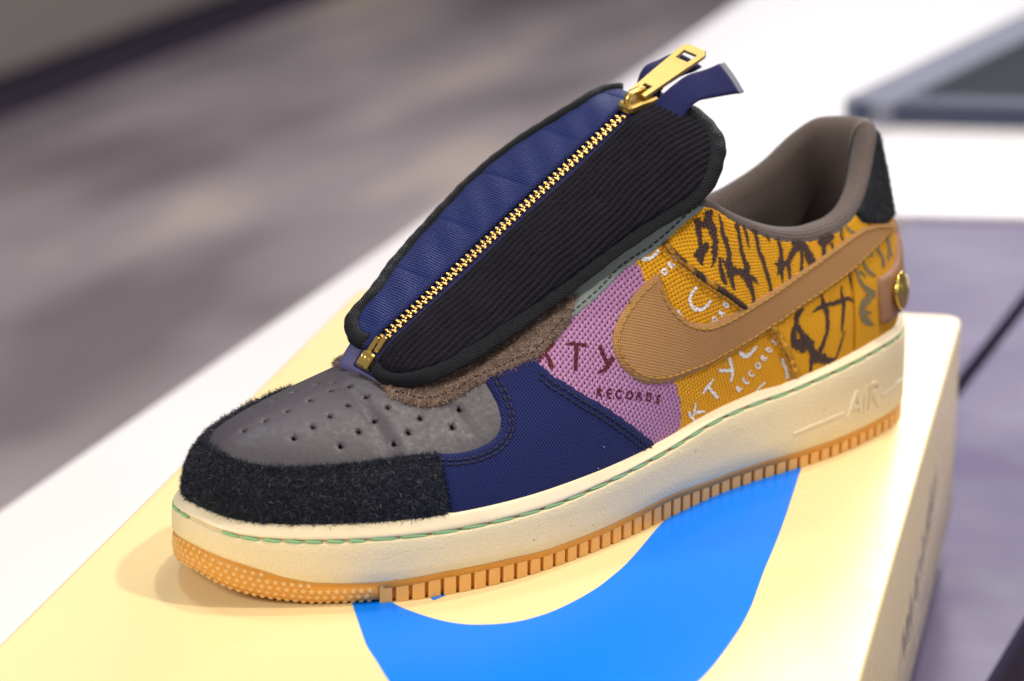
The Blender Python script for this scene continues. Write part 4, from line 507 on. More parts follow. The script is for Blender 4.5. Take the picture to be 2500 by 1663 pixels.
midsole=sweep('midsole',[(-.06,ZM-.0),(.02,ZM+.0),(.055,ZM+.05),(.065,ZM+.3*(ZG-ZM)),(.055,ZM+.7*(ZG-ZM)),(.04,ZG-.10),(.015,ZG-.045),(-.03,ZG-.03),(-.12,ZG-.04),(-.16,ZG+.05),(-.3,ZG+.1)],M['midsole'])
rim=sweep('midsole_rim',[(-.2,ZG+.02),(-.07,ZG+.055),(-.02,ZG+.10),(-.02,ZG+.17),(-.30*INS,ZG+.5*(ZT-ZG)),(-.75*INS,ZT-.06),(-.95*INS,ZT-.0),(-1.15*INS,ZT+.02),(-INS-.25,ZT-.02),(-INS-.6,ZT-.4)],M['rim'])
# green hand-stitch lying in the groove
i=386.0;
k=0
while i>-395:
    L=.98 if X[int(i)%N]>4.2 else .6;seg=[(i-s*L/KI)%N for s in (0,.5,1)];pts=[]
    for s_ in seg:
        a=int(s_)%N;pts.append(np.r_[O[a]-ON[a]*(.062-.035*(X[a]<4.2)),ZG[a]+.012])
    c=(pts[0]+pts[2])/2;bow=np.linalg.norm(pts[1]-c);x=pts[2]-pts[0];x[2]+=-.05
    def mk(L=L): return capsule(L,.052,8,bow=.02)
    a=int(seg[1])%N
    inst('stitch','gstitch%d'%(L*100),mk,M['green'],midsole,frame((c+2*pts[1])/3,x,np.r_[ON[a],.2]),True)
    i-=(L+.10)/KI
SWG=np.stack([np.c_[O+ON*.06,ZM+(ZG-ZM)*t] for t in np.linspace(0,1,9)],1)
def dom_wall(q):
    i=q[:,0]/KI;t=q[:,1];a=np.floor(i).astype(int)%N;n=np.c_[ON[a],np.zeros(len(a))];return samp(SWG,i,t),n
wl=lambda S:[[(p[0]*KI,p[1],p[2]) for p in s] for s in S]
ribbon('raised_lettering',wl(D_['AIRLET']),dom_wall,.055,M['rim'],midsole,jit=0,thick=.08)
for bar in wl(D_['AIRBAR']): ribbon('raised_bar',[bar],dom_wall,.04,M['rim'],midsole,jit=0,thick=.07)
# inner body of the upper
mesh('upper_lining',(US-UN*.2).reshape(-1,3),grid_faces(N,MT,True),M['lining'],shoe)
mir=lambda l:[(2*ITOE-i,t) for i,t in l]
def both(name,l,mat,**k):
    a=panel(name,U(l),mat,shoe,**k);b=panel(name,U(mir(l)),mat,shoe,**k);return a,b
LIP=[p for p in D_['LIP'] if p[0]<=402];LIP=[(300.0,LIP[0][1])]+LIP[1:]+[(402,LIP[-1][1])]
lipline=LIP+[(2*ITOE-i,t) for i,t in LIP[::-1][1:]]
lip_i=np.array([p[0] for p in lipline]);lip_t=np.array([p[1] for p in lipline])
lip_t=lip_t+.075*np.clip((lip_i-405)/35,0,1)*np.clip((505-lip_i)/12,0,1)
for _ in range(3): lip_t[1:-1]=(lip_t[:-2]+2*lip_t[1:-1]+lip_t[2:])/4
lipq=np.stack([lip_i*KI,lip_t*KT_],1)
sg=inset_line(lipq,-.33)
def suede_disp(A,d):
    g=bdist(A,sg,False);g2=bdist(A,lipq,False)
    return -.07*np.exp(-(g/.05)**2)+.05*np.exp(-(g2/.16)**2)+RNG.normal(size=len(A))*.016
tc=panel('suede_toe_cap',[tuple(p) for p in lipq]+[(504*KI,0),(300*KI,0)],M['suede'],shoe,h=.15,rnd=.12,res=.11,disp=suede_disp)
nap('suede_nap',tc,26000,.15,M['nap'],tc,.011,lean=1.0,seed=3)
# grey leather vamp, punched
nl_=[(260,.66),(260,.56),(262,.46),(265,.38),(271,.31),(279,.28),(290,.28),(298,.31)]+[(float(i),float(np.interp(i,lip_i,lip_t))-.05) for i in np.arange(303,402,6)]
pl=dom_upper(np.array(U(nl_)))[0][:,:2];pl2=dom_upper(np.array(U(mir(nl_))))[0][:,:2]
vpoly=[tuple(p) for p in pl]+[tuple(p) for p in pl2[::-1]]
hq=dom_upper(np.array(U(D_['HOLES'])))[0][:,:2]
hq=hq[inside(hq,vpoly)];hq=hq[bdist(hq,vpoly)>.25];hq=np.array([h_ for k,h_ in enumerate(hq) if all(np.hypot(*(h_-g))>.34 for g in hq[:k])])
def vamp_disp(A,d):
    # creases where the toe box bends under the lace cover
    c=.035*np.exp(-((A[:,0]-7.0-.15*A[:,1])/.35)**2)*np.exp(-((A[:,1]+2.2)/1.6)**2)-.045*np.exp(-((A[:,0]-6.35-.25*A[:,1]*.5)/.25)**2)*np.exp(-((A[:,1]+1.8)/1.6)**2)-.03*np.exp(-((A[:,0]-7.7+.3*A[:,1])/.2)**2)*np.exp(-((A[:,1]+3)/1.)**2)
    return c*1.7
panel('perforated_leather_vamp',vpoly,M['leather'],shoe,dom=dom_plan,h=.04,rnd=.1,res=.13,deep=.17,holes=[(tuple(c),.08) for c in hq],disp=vamp_disp)
# burlap quarters
LY=D_['LILAC_YEL'];NL=D_['NAVY_LILAC'];SL=D_['SAGE_LOW'];YS=D_['YSEAM'];NG=D_['NAVY_GREY']
lil=LY+[(180,0),(204,0)]+[(i+9,t) for i,t in NL[::-1]]+[(258,.62),(240,.67)]+[(i,t+.05) for i,t in SL[:10]]
la,lb=both('lilac_burlap_panel',lil,M['lilac'],h=.085,rnd=.08,res=.16)
yf=[(i+4,t) for i,t in LY]+[(184,0),(115,0)]+YS[::-1]+[(181,.86),(190,.82)]
ya,yb=both('mustard_front_panel',yf,M['yellow'],h=.07,rnd=.06,res=.16)
yr=YS+[(115,0),(78.6,0),(78.6,.2),(78.6,.5),(79.2,.75),(79.7,1),(100,1),(120,1),(140,1),(158,1),(164,.99),(172,.93),(178,.88)]
def yr_disp(A,d): return .05*np.exp(-(bdist(A,np.array(U(YS)),False)/.2)**2)
yra,yrb=both('mustard_rear_panel',yr,M['yellow2'],h=.10,rnd=.08,res=.16,disp=yr_disp)
hc=panel('heel_counter_panel',U([(78.3,0),(78.3,.25),(78.3,.5),(78.9,.75),(79.4,1),(40,1),(0,1),(-40,1),(-79.4,1),(-78.3,.5),(-78.3,0),(-40,0),(0,0),(40,0)]),M['yellow2'],shoe,h=.11,rnd=.08,res=.18)
UQ=lambda S:[[(p[0]*KI,p[1]*KT_,p[2]) for p in s] for s in S]
ribbon('printed_lettering',UQ(D_['WHITE']),dom_upper,.085,M['white_ink'],ya,jit=.16,step=.05)
ribbon('printed_lettering',UQ(D_['RED']),dom_upper,.10,M['red_ink'],la,jit=.14,step=.05)
ribbon('branch_print',UQ(D_['DARK']),dom_upper,.118,M['dark_ink'],yra,jit=.24,step=.045)
ribbon('faded_print',UQ(D_['SAGEP']),dom_upper,.128,M['sage_ink'],hc,jit=.12,step=.05)
# frayed rolled seam between the mustard panels
ys=densify(np.array(U(YS)),.06,False);P,Nn=dom_upper(ys);wob=RNG.normal(size=len(P))
for _ in range(2): wob[1:-1]=(wob[:-2]+wob[1:-1]+wob[2:])/3
t=NT('frayed_mustard_seam');n=t.noise(120,3);M['fray']=t.set(t.ramp(n,[(.42,(.05,.03,.02)),(.5,(.55,.25,.02)),(.7,(.78,.40,.04))]),.9,t.bump(t.noise(900,3),1,.0012))
swp=np.array(U(D_['SWOOSH']));cov_=inside(ys,swp)&(bdist(ys,swp)>.12)
k0=int(np.argmax(cov_));k1=len(cov_)-int(np.argmax(cov_[::-1]))
for a_,b_ in ((0,k0),(k1,len(ys))):
    tube('rolled_seam',(P+Nn*(.12+.02*wob[:,None]))[a_:b_],.11,M['fray'],yra,Nup=Nn[a_:b_],flat=.8,rad=(.105+.02*wob)[a_:b_])
    stitches('stitch',inset_line(ys,.2)[a_:b_],dom_upper,.16,yra,M['thread'],'yst',.2,.06,.03)
# navy canvas quarter
nv=[(300,NG[0][1])]+NG[1:]+[(266,.66),(255,.68),(245,.66)]+NL[:-1]+[(194,0),(300,0)]
ngq=np.array(U(NG));nlq=np.array(U(NL))
def navy_disp(A,d):
    e1=bdist(A,ngq,False);e2=bdist(A,nlq,False);o_=0
    for e in (e1,e2): o_=o_+.05*np.exp(-(e/.22)**2)-.035*np.exp(-((e-.33)/.06)**2)
    return o_
na,nb_=both('navy_canvas_quarter',nv,M['navy'],h=.15,rnd=.09,res=.13)
na.data.update()
for side,o_ in ((-.30,na),(-.46,na)):
    stitches('stitch',inset_line(ngq,side*-1 if inset_line(ngq,.3)[3,1]<ngq[3,1] else side),dom_upper,.165,o_,M['nthread'],'nst',.2,.09,.03)
for side in (.28,.46):
    s_=side if inset_line(nlq,.3)[3,0]>nlq[3,0] else -side
    stitches('stitch',inset_line(nlq,s_),dom_upper,.165,na,M['nthread'],'nst',.2,.09,.03)
nap('lint',na,6,.10,m_simple('white_lint',(.8,.8,.8),.8),na,.012,seed=11)
# sage leather eyestay and hairy brown suede below it
sage=[(i,min(t,.995)) for i,t in SL]+[(i,min(t,1.0)) for i,t in D_['SAGE_UP']]
sa,sb=both('sage_leather_eyestay',sage,M['sage'],h=.16,rnd=.12,res=.13)
stitches('stitch',[p for p in inset_line(np.array(U(SL)),.22 if inset_line(np.array(U(SL)),.2)[6,1]>U(SL)[6][1] else -.22)],dom_upper,.165,sa,M['sthread'],'sst',.17,.11,.03)
bq=dom_upper(np.array(U([p for p in D_['BROWN'] if p[0]<330 and not (p[0]>318 and p[1]>.95)])))[0][:,:2]
bq=np.array([p for p in bq if p[0]>5.3]);bq[:,0]+=.45*np.clip(1-(-bq[:,1]-.6)/1.2,0,1)
print('BQ',bq.round(2).tolist())
bpoly=[tuple(p) for p in bq]+[(x+.55*max(0,1-abs(y)/4),-y+.1) for x,y in bq[::-1]]+[(15,2.5),(11,2.1),(9,1.3),(8.4,0),(9,-1.3),(11,-2.1),(15,-2.5)]
def br_disp(A,d): return RNG.normal(size=len(A))*.008
br=panel('brown_suede_eyestay',bpoly,M['brown'],shoe,dom=dom_plan,h=.2,rnd=.1,res=.13,disp=br_disp)
nap('suede_nap',br,12000,.15,M['brownnap'],br,.009,seed=5)
stitches('stitch',inset_poly(bq,.22)[1:-1],dom_plan,.215,br,M['nthread'],'bst',.16,.12,.028)
# tan side stripe with mustard topstitching
sw=D_['SWOOSH'];sq=np.array(U(sw))
tsw,tsb=both('curved_side_stripe',sw,M['tan'],h=.2,rnd=.1,edge=.4,res=.14)
swi=[(p[0],p[1]) for p in sw];swq=inset_poly(densify(sq,.15),.19)
swq=smooth_open(swq,4);swq=swq[inside(swq,sq)];swq=swq[bdist(swq,sq)>.15]
# keep the run ordered, cut where a gap jumps
runs=[[swq[0]]]
for p in swq[1:]:
    if np.hypot(*(p-runs[-1][-1]))>.7: runs.append([p])
    else: runs[-1].append(p)
for r_ in runs:
    if len(r_)>3: stitches('stitch',r_,dom_upper,.205,tsw,M['thread'],'swst',.23,.09,.03)
# heel: dark suede tab, tan strap with a gold button
tl=[(68.7,1),(66,.96),(63.5,.91),(60,.865),(55,.82),(49,.765),(43,.70),(36.6,.63),(30,.565),(22,.52),(12,.49),(0,.48)]
ht=panel('suede_heel_tab',U(tl+[(-i,t) for i,t in tl[::-1][1:]]+[(-60,1),(-45,1),(-30,1),(-15,1),(0,1),(15,1),(30,1),(45,1),(60,1)]),M['suede'],shoe,h=.22,rnd=.14,edge=.25,res=.14,disp=br_disp)
nap('suede_nap',ht,7000,.10,M['nap'],ht,.008,seed=9)
stp=[(59.5,.47),(60.3,.42),(60.8,.3),(60,.14),(56,.105),(40,.10),(20,.10),(0,.10),(-20,.1),(-40,.1),(-56,.105),(-60,.14),(-60.8,.3),(-59.5,.47),(-50,.44),(-38,.42),(-26,.45),(-18,.52),(0,.54),(18,.52),(26,.45),(38,.42),(50,.44)]
hs=panel('leather_heel_strap',U(stp),M['tan_leather'],shoe,h=.34,rnd=.12,edge=.75,res=.16)
bp,bn=dom_upper(np.array([(46*KI,.275*KT_)]));bp,bn=bp[0],bn[0]
def button():
    V=[];F=[];prof=[(.0,-.3),(.30,-.3),(.30,.0),(.66,.0),(.72,.05),(.70,.11),(.63,.13),(.57,.135),(.45,.20),(.28,.25),(.12,.275),(0,.28)]
    for r_,z_ in prof:
        for s in range(32): a=2*math.pi*s/32;V.append((r_*math.cos(a),r_*math.sin(a),z_))
    return np.array(V),[f for f in grid_faces(len(prof),32,False,True)]
inst('button','button',button,M['button'],hs,frame(bp+bn*.42,np.cross((0,0,1),bn),bn),True)
# padded collar lining
ci=np.arange(-176,177,2);Ec=samp(US,ci%N,np.ones(len(ci)));Up=Ec-samp(US,ci%N,np.full(len(ci),.93));Up/=np.linalg.norm(Up,axis=1)[:,None]
for _ in range(4): Up[1:-1]=(Up[:-2]+2*Up[1:-1]+Up[2:])/4
Tn=np.gradient(Ec,axis=0);Tn/=np.linalg.norm(Tn,axis=1)[:,None];Win=np.cross(Tn,Up);Win/=np.linalg.norm(Win,axis=1)[:,None]
ctr=np.array([26,0,9.]);
if ((ctr-Ec[len(ci)//2])@Win[len(ci)//2])<0: Win=-Win
hl=np.clip(1-np.abs(ci)/75.,0,1);hl=hl*hl*(3-2*hl);pr=[(-.35,-.02),(-.08,-.10),(.10,-.11),(.28,-.06),(.42,.08),(.48,.28),(.44,.5),(.28,.72),(0,.9),(-.5,1.02),(-1.2,1.05),(-2.2,1.0),(-3.4,.9),(-4.8,.85),(-6.5,.95)]
sc=pchip(np.abs(ci),[0,30,60,90,130,150,176],[1.0,1.05,1.1,1.1,.95,.7,.45])
G=[]
for (u_,w_) in pr:
    down=np.where(u_<0,1,0);uu=u_*sc if u_>-.4 else u_
    ww=w_*(sc-.12*hl)
    if u_<=-.5: dirn=np.tile([0,0,1.],(len(ci),1));pt=Ec+dirn*(u_*np.clip((Ec[:,2]-3.8)/7,.6,1))[:,None]+Win*ww[:,None]
    else: pt=Ec+Up*uu[:,None]+Win*ww[:,None]
    G.append(pt)
G=np.stack(G,1);Lc=np.r_[0,np.cumsum(np.linalg.norm(np.diff(Ec,axis=0),axis=1))]
Lp=np.r_[0,np.cumsum([math.hypot(pr[k+1][0]-pr[k][0],pr[k+1][1]-pr[k][1]) for k in range(len(pr)-1)])]
uv=np.stack([np.repeat(Lc,len(pr)),np.tile(Lp,len(ci))],1)
co=mesh('collar_lining',G.reshape(-1,3),grid_faces(len(ci),len(pr)),M['knit'],shoe,True,uv)
sub=co.modifiers.new('smooth','SUBSURF');sub.levels=1;sub.render_levels=1
ins=O[::8]*np.array([.93,.8])+np.array([1.2,0]);mesh('insole',np.c_[ins,np.full(len(ins),4.1)],[tuple(range(len(ins)))],M['lining'],shoe)
# tongue under the lace cover
ta=np.linspace(.6,13.5,40);tb=np.linspace(-2.9,2.9,25);TP=[]
for a in ta:
    q=np.stack([np.full(25,a),tb],1);P,Nn=dom_cover(q);TP.append(P-Nn*(.8+.6*max(0,(a-9)/4.5)+.02*tb[:,None]**2))
for k,dz in enumerate((.25,.9,2.0,3.4)):
    P=TP[39].copy();P[:,0]+=(.30,.45,.55,.5)[k];P[:,2]-=dz;TP.append(P)
TP=np.array(TP);uv=np.stack([np.repeat(np.arange(44)*.36,25),np.tile(tb,44)],1)
tg=mesh('tongue',TP.reshape(-1,3),grid_faces(44,25),M['knit'],shoe,True,uv);so=tg.modifiers.new('thick','SOLIDIFY');so.thickness=.0045;so.offset=-1
# ---------------------------------------------------------------- lace cover: corduroy half, navy half, binding, zip
ZB_=-.15
cov=empty('lace_cover',shoe)
near=np.array(D_['SH_NEAR']);far=np.array(D_['SH_FAR'])
near=smooth_open(near,2);far=smooth_open(far,2)
far[:,1]+=(.2+.38*np.exp(-((far[:,0]-1.5)/1.3)**2))*np.clip((far[:,0]-.2)/1.5,0,1)*np.clip((13.9-far[:,0])/1.5,0,1);far[:,0]-=.32*np.clip((far[:,0]-10)/2,0,1)
def rib_disp(A,d):
    b=A[:,1]+.035*np.sin(A[:,0]*1.3)+.02*np.sin(A[:,0]*3.1+1);ph=(b-.2)/.21
    r_=.10*np.abs(np.sin(math.pi*ph))**.75
    seam=0
    for s_,b0,b1 in ((2.6,1.2,3.4),(4.9,.4,1.9),(6.4,2.0,3.6),(8.6,.4,1.3),(9.3,1.3,3.4),(11.2,.5,2.2)):
        seam=seam+.05*np.exp(-((A[:,0]-s_+.08*(b-1))/.045)**2)*((b>b0)&(b<b1))
    return r_*np.clip(d/.15,0,1)-seam+.03*np.sin(A[:,0]*1.1+b*.7)
def inl(l,d):
    a=inset_line(densify(l,.12,False),d);a=smooth_open(a,6);return a
nin=inl(near,-.33);nin=nin[(nin[:,1]>.22)]
npoly=[tuple(p) for p in nin]+[(nin[-1,0],.2),(8,.20),(nin[0,0],.2)]
cp=panel('corduroy_panel',npoly,M['cord'],cov,dom=dom_cover,h=.16,rnd=.12,step=(.16,.034),bstep=.12,deep=.5,disp=rib_disp)
def sat_disp(A,d):
    a=A[:,0];b=A[:,1];e=np.abs(b+.52);r_=.17*np.exp(-(e/.16)**2)
    k=np.abs(((a-.6)/2.55)%1-.5)*2                                   # 1 at the cross seams
    pf=.035*(1-k**4)*np.clip(-(b+.5)/1.2,0,1)*np.clip(d/.6,0,1)
    return r_+pf-.03*np.exp(-((k-1)/.04)**2)*np.clip(-(b+.45)/.5,0,1)+.015*np.sin(a*5+b*3)
fin=inl(far,.40);fin=fin[fin[:,1]<-.52]
fpoly=[tuple(p) for p in fin]+[(fin[-1,0],-.50),(8,-.50),(fin[0,0],-.50)]
sp_=panel('navy_ribbed_panel',fpoly,M['satin'],cov,dom=dom_cover,h=.1,rnd=.14,step=(.1,.09),bstep=.1,deep=.5,disp=sat_disp)
q=np.stack([np.linspace(-.25,far[-1,0]-.3,90),-.50+.03*np.sin(np.linspace(0,9,90))],1);P,Nn=dom_cover(q);V,F,uv=tube_mesh(P+Nn*.17,.11,Nup=Nn,seg=10);mesh('rolled_lip',V,F,M['navy'],cov,True,uv)
def bind(line,sgn,prof,flat,name='edge_binding'):
    q=densify(line,.12,False);T=np.gradient(q,axis=0);T/=np.linalg.norm(T,axis=1)[:,None];u=np.r_[0,np.cumsum(np.hypot(*np.diff(q,axis=0).T))];u/=u[-1];rr=pchip(u,prof[0],prof[1]);q2=q+np.stack([-T[:,1],T[:,0]],1)*sgn*(rr*.72)[:,None]
    q2=smooth_open(q2,4);P,Nn=dom_cover(q2);P=P+Nn*.05
    V,F,uv=tube_mesh(P,.25,Nup=Nn,seg=16,rad=rr*(1+.05*np.sin(u*70)+.04*np.sin(u*173)),flat=flat);return mesh(name,V,F,M['bind'],cov,True,uv)
bind(near,-1,([0,.1,.25,.5,.7,.8,.9,1],[.24,.28,.28,.22,.27,.36,.38,.30]),.8);bind(far,1,([0,.2,.3,.6,1],[.30,.29,.27,.26,.25]),.6)
zt=panel('zip_tape',[(-.9,ZB_-.62),(-.55,ZB_-.62),(0,ZB_-.62),(13.4,ZB_-.62),(13.4,ZB_+.62),(0,ZB_+.62),(-.9,ZB_+.62)],M['tape'],cov,dom=dom_cover,h=.05,rnd=.04,step=(.25,.12),deep=.2)
panel('coated_tape_end',[(-1.05,-1.45),(-.15,-1.45),(-.15,1.05),(-.7,1.1),(-1.1,.95)],M['tape_end'],cov,dom=dom_cover,h=.02,rnd=.04,step=(.2,.2),deep=.12)
def tooth():
    V,F=box_mesh(.105,.17,.12,.02);V2,F2=box_mesh(.085,.13,.10,.025);V2=V2+np.array([0,-.13,-.02]);n=len(V);return np.vstack([V,V2]),F+[tuple(x+n for x in f) for f in F2]
zq=np.array(D_['ZIP']);za=.15;k=0
while za<12.55:
    for sd in (-1,1):
        a=za+(0 if sd<0 else .125);bz=ZB_+sd*.13
        P,Nn=dom_cover(np.array([(a,bz),(a+.1,bz)]));x=P[1]-P[0];M4=frame(P[0]+Nn[0]*.115,x*(-1 if sd<0 else 1)*1.0,Nn[0])
        # local y points across the zip; heads face the centre line
        yy=M4[:3,1];c,_=dom_cover(np.array([(a,ZB_)]))
        if (c[0]-P[0])@yy>0: M4[:3,0]*=-1;M4[:3,1]*=-1
        inst('zip_tooth','tooth',tooth,M['goldm'],zt,M4)
    za+=.25
P,Nn=dom_cover(np.array([(-.42,ZB_),(-.2,ZB_),(-.0,ZB_-.13),(.12,ZB_+.13)]))
x=P[1]-P[0]
zbx=inst('zip_box','zbox',lambda:box_mesh(.60,.58,.30,.06),M['gold'],zt,frame(P[0]+Nn[0]*.15-x*.55,x,Nn[0]))
zb=P[0]+Nn[0]*.31-x*.55/1;zx=x/np.linalg.norm(x);zy=np.cross(Nn[0],zx)
def zdom(q): return zb+q[:,1:2]*-zx*-1+q[:,0:1]*zy,np.tile(Nn[0],(len(q),1))
zl=[];
for k_,ch in enumerate('YKK'):
    cx=(k_-1)*.17
    for st in ([(-.05,.09),(0,0),(.05,.09)],[(0,0),(0,-.09)]) if ch=='Y' else ([(-.045,-.09),(-.045,.09)],[(.05,.09),(-.04,0),(.05,-.09)]): zl.append([(cx+a,b_,.028) for a,b_ in st])
def pin(): return box_mesh(.62,.2,.2,.03)
for k,dx in ((2,.02),(3,-.02)): inst('zip_pin','zpin',pin,M['gold'],zt,frame(P[k]+Nn[k]*.13+x*dx,x,Nn[k]))
ribbon('engraved_lettering',zl,zdom,.004,M['gold'],zt,jit=0,thick=.02)
# slider and pull
P,Nn=dom_cover(np.array([(13.2,ZB_),(13.5,ZB_)]));x=(P[1]-P[0]);x/=np.linalg.norm(x);nz=Nn[0];y=np.cross(nz,x)
if y[1]>0: pass
def shape_prism(outline,z0,z1,bev=.03):
    # plate with an outline in x,y and softened rims
    P=np.array(outline,float);n=len(P);V=[];c=P.mean(0)
    for z_,s_ in ((z0,-bev),(z0+bev,0),(z1-bev,0),(z1,-bev)):
        Q=inset_poly(P,-s_);V+=[(*q,z_) for q in Q]
    F=[(r*n+k,r*n+(k+1)%n,(r+1)*n+(k+1)%n,(r+1)*n+k) for r in range(3) for k in range(n)]+[tuple(range(n))[::-1],tuple(range(3*n,4*n))];return np.array(V),F
sl=[(-.62,-.24),(-.5,-.36),(-.1,-.40),(.3,-.50),(.62,-.52),(.62,-.2),(.45,0),(.62,.2),(.62,.52),(.3,.50),(-.1,.40),(-.5,.36),(-.62,.24)]
slider=inst('zip_slider','slider',lambda:shape_prism(sl,.0,.34,.07),M['gold'],cov,frame(P[0]+nz*.10,x,nz),False)
# crown loop of the slider
loop=[(-.45,0,.30),(-.47,0,.46),(-.36,0,.60),(-.1,0,.66),(.25,0,.66),(.42,0,.58),(.44,0,.42)]
V,F,_=tube_mesh(np.array(loop),.085,Nup=np.tile([0,1.,0],(7,1)),seg=8,flat=1.6);Mx=frame(P[0]+nz*.10,x,nz);V=V@Mx[:3,:3].T+Mx[:3,3]
crown=mesh('slider_crown',V,F,M['gold'],cov,True)
def ring_plate(outer,hole,z0,z1,b=.03):
    o_=np.array(outer,float);h_=np.array(hole,float);n=len(o_);V=[];F=[]
    rings=[(inset_poly(o_,b),z1),(o_,z1-b),(o_,z0+b),(inset_poly(o_,b),z0),(inset_poly(h_,-b),z0),(h_,z0+b),(h_,z1-b),(inset_poly(h_,-b),z1)]
    for r_,z_ in rings: V+=[(*q,z_) for q in r_]
    m=len(rings)
    for r_ in range(m):
        for k in range(n): F.append((r_*n+k,r_*n+(k+1)%n,((r_+1)%m)*n+(k+1)%n,((r_+1)%m)*n+k))
    return np.array(V),F
def pull():
    # tapered plate, slot for the crown at the low end, window at the top
    V,F=[],[]
    def add(v,f):
        b=len(V);V.extend(v.tolist());F.extend([tuple(k+b for k in q) for q in f])
    hw=lambda s:.36+.18*s/2.75
    n=40
    def rect(x0,x1,y0,y1):
        pts=[]
        for (ax,ay),(bx,by) in (((x0,-y0),(x1,-y1)),((x1,-y1),(x1,y1)),((x1,y1),(x0,y0)),((x0,y0),(x0,-y0))):
            for k in range(10): pts.append((ax+(bx-ax)*k/10,ay+(by-ay)*k/10))
        return pts
    def outer(x0,x1,ch0=.0,ch1=.0):
        pts=rect(x0,x1,hw(x0),hw(x1));
        out=[]
        for a,b in pts:
            if ch1 and a>x1-ch1: m=hw(x1)-(a-(x1-ch1))*.8; b=max(-m,min(m,b))
            out.append((a,b))
        return out
    add(*ring_plate(outer(0,.62),rect(.16,.5,.15,.17),-.06,.06,.015))
    add(*ring_plate(outer(1.85,2.75,0,.22),rect(2.02,2.42,.27,.29),-.06,.06,.015))
    mid=[(.60,-hw(.6)),(1.87,-hw(1.87)),(1.87,hw(1.87)),(.60,hw(.6))];add(*shape_prism(mid,-.058,.058,.015));return np.array(V),F
ax=x*math.cos(R(11))+nz*math.sin(R(11));az=np.cross(ax,y)*1.0
Mp=frame(P[0]+nz*.56+x*.12,ax,nz);Mp[:3,:3]*=1.14
pull_o=inst('zip_pull','pull',pull,M['gold'],cov,Mp,False)
# loose tape tails above the slider
def tail(name,e1,e2,mat,par=cov):
    A=densify(smooth_open(densify(np.array(e1,float)[:,:3] if False else e1,.2,False) if False else np.array(e1,float),0),.2,False) if False else None
    u=np.linspace(0,1,22);
    def rs(E):
        E=np.array(E,float);L=np.r_[0,np.cumsum(np.linalg.norm(np.diff(E,axis=0),axis=1))];L/=L[-1];return np.stack([pchip(u,L,E[:,k]) for k in range(3)],1)
    a,b=rs(e1),rs(e2);s=np.linspace(0,1,9);G=a[:,None]*(1-s)[None,:,None]+b[:,None]*s[None,:,None];G[:,:,2]+=.05*np.sin(math.pi*s)[None,:]
    uv=np.stack([np.repeat(u*3,9),np.tile(s*1.1,22)],1);o=mesh(name,G.reshape(-1,3),grid_faces(22,9),mat,par,True,uv);m_=o.modifiers.new('thick','SOLIDIFY');m_.thickness=.0008;return o,G
t1,G1=tail('zip_tape_tail',[(19.92,-0.20,13.62),(20.32,-0.35,13.97),(20.82,-0.40,14.27),(21.52,-0.45,14.55),(22.22,-0.50,14.62),(22.82,-0.55,14.75)],[(20.12,-1.30,13.07),(20.62,-1.30,13.47),(20.82,-1.30,13.67),(21.32,-1.35,13.87),(22.02,-1.40,13.87),(22.92,-1.50,13.87)],M['tape'])
e=G1[-1];d=np.array([.28,0,.02]);V=np.vstack([e+np.array([-.02,0,.03]),e+d+np.array([0,0,.03])]);mesh('coated_tail_end',np.vstack([V,V-np.array([0,0,.06])]),[(k,k+1,k+10,k+9) for k in range(8)]+[(18+k,27+k,28+k,19+k) for k in range(8)]+[(9+k,10+k,28+k,27+k) for k in range(8)],M['clear'],t1,False)
t2,_=tail('zip_tape_tail',[(20.12,1.15,13.57),(20.42,1.10,14.07),(20.52,1.10,14.37),(20.82,1.10,14.67),(21.42,1.10,14.77),(21.82,1.10,14.87),(22.22,1.10,14.92)],[(20.02,0.10,13.57),(20.52,0.05,13.87),(20.72,0.05,14.12),(21.12,0.05,14.27),(21.62,0.05,14.42),(22.12,0.05,14.47),(22.52,0.05,14.57)],M['tape'])
# ---------------------------------------------------------------- shoe box
t=NT('cream_card');n=t.noise(25,5);n2=t.noise(500,3)
M['card']=t.set(t.mix(t.math('MULTIPLY',n,.25),(.87,.69,.35),(.84,.655,.32)),t.ramp(n,[(.3,(.24,.24,.24)),(.7,(.34,.34,.34))]),t.bump(n2,.06,.0002),Specular_IOR_Level=.55)
t=NT('blue_card_print');n=t.noise(60,4)
M['blue']=t.set(t.mix(t.math('MULTIPLY',n,.2),(.0,.205,.90),(.0,.17,.82)),.3,Specular_IOR_Level=.2)
M['ink']=m_simple('dark_ink',(.09,.10,.22),.6)
box=empty('shoe_box',None,(0,0,0))
tag(box,'cream card shoe box with a big curved blue print under the patchwork sneaker','box')
quad=[(-6.5,31.2),(19.0,27.4),(8.6,-18.5),(-20.3,-18.6)]
def rounded(quad,r,n=8):
    out=[];m=len(quad)
    for k in range(m):
        p0,p,p1=np.array(quad[k-1],float),np.array(quad[k],float),np.array(quad[(k+1)%m],float);a=(p0-p)/np.linalg.norm(p0-p);b=(p1-p)/np.linalg.norm(p1-p)
        for s in np.linspace(0,1,n): out.append(p+a*r*(1-s)**2+b*r*s**2)
    return np.array(out)
def lid(name,quad,rows,mat,parent,cap=True):
    V=[];
    for ins_,z_,r_ in rows:
        Q=rounded(quad,r_);Q=inset_poly(Q,ins_);V+=[(*q,z_) for q in Q]
    n=len(Q);F=[(r*n+k,r*n+(k+1)%n,(r+1)*n+(k+1)%n,(r+1)*n+k) for r in range(len(rows)-1) for k in range(n)]
    if cap:
        c=len(V);V.append((*np.array(V[:n])[:,:2].mean(0),rows[0][1]));F+=[((k+1)%n,k,c) for k in range(n)]
    o=mesh(name,V,F,mat,parent,True);return o
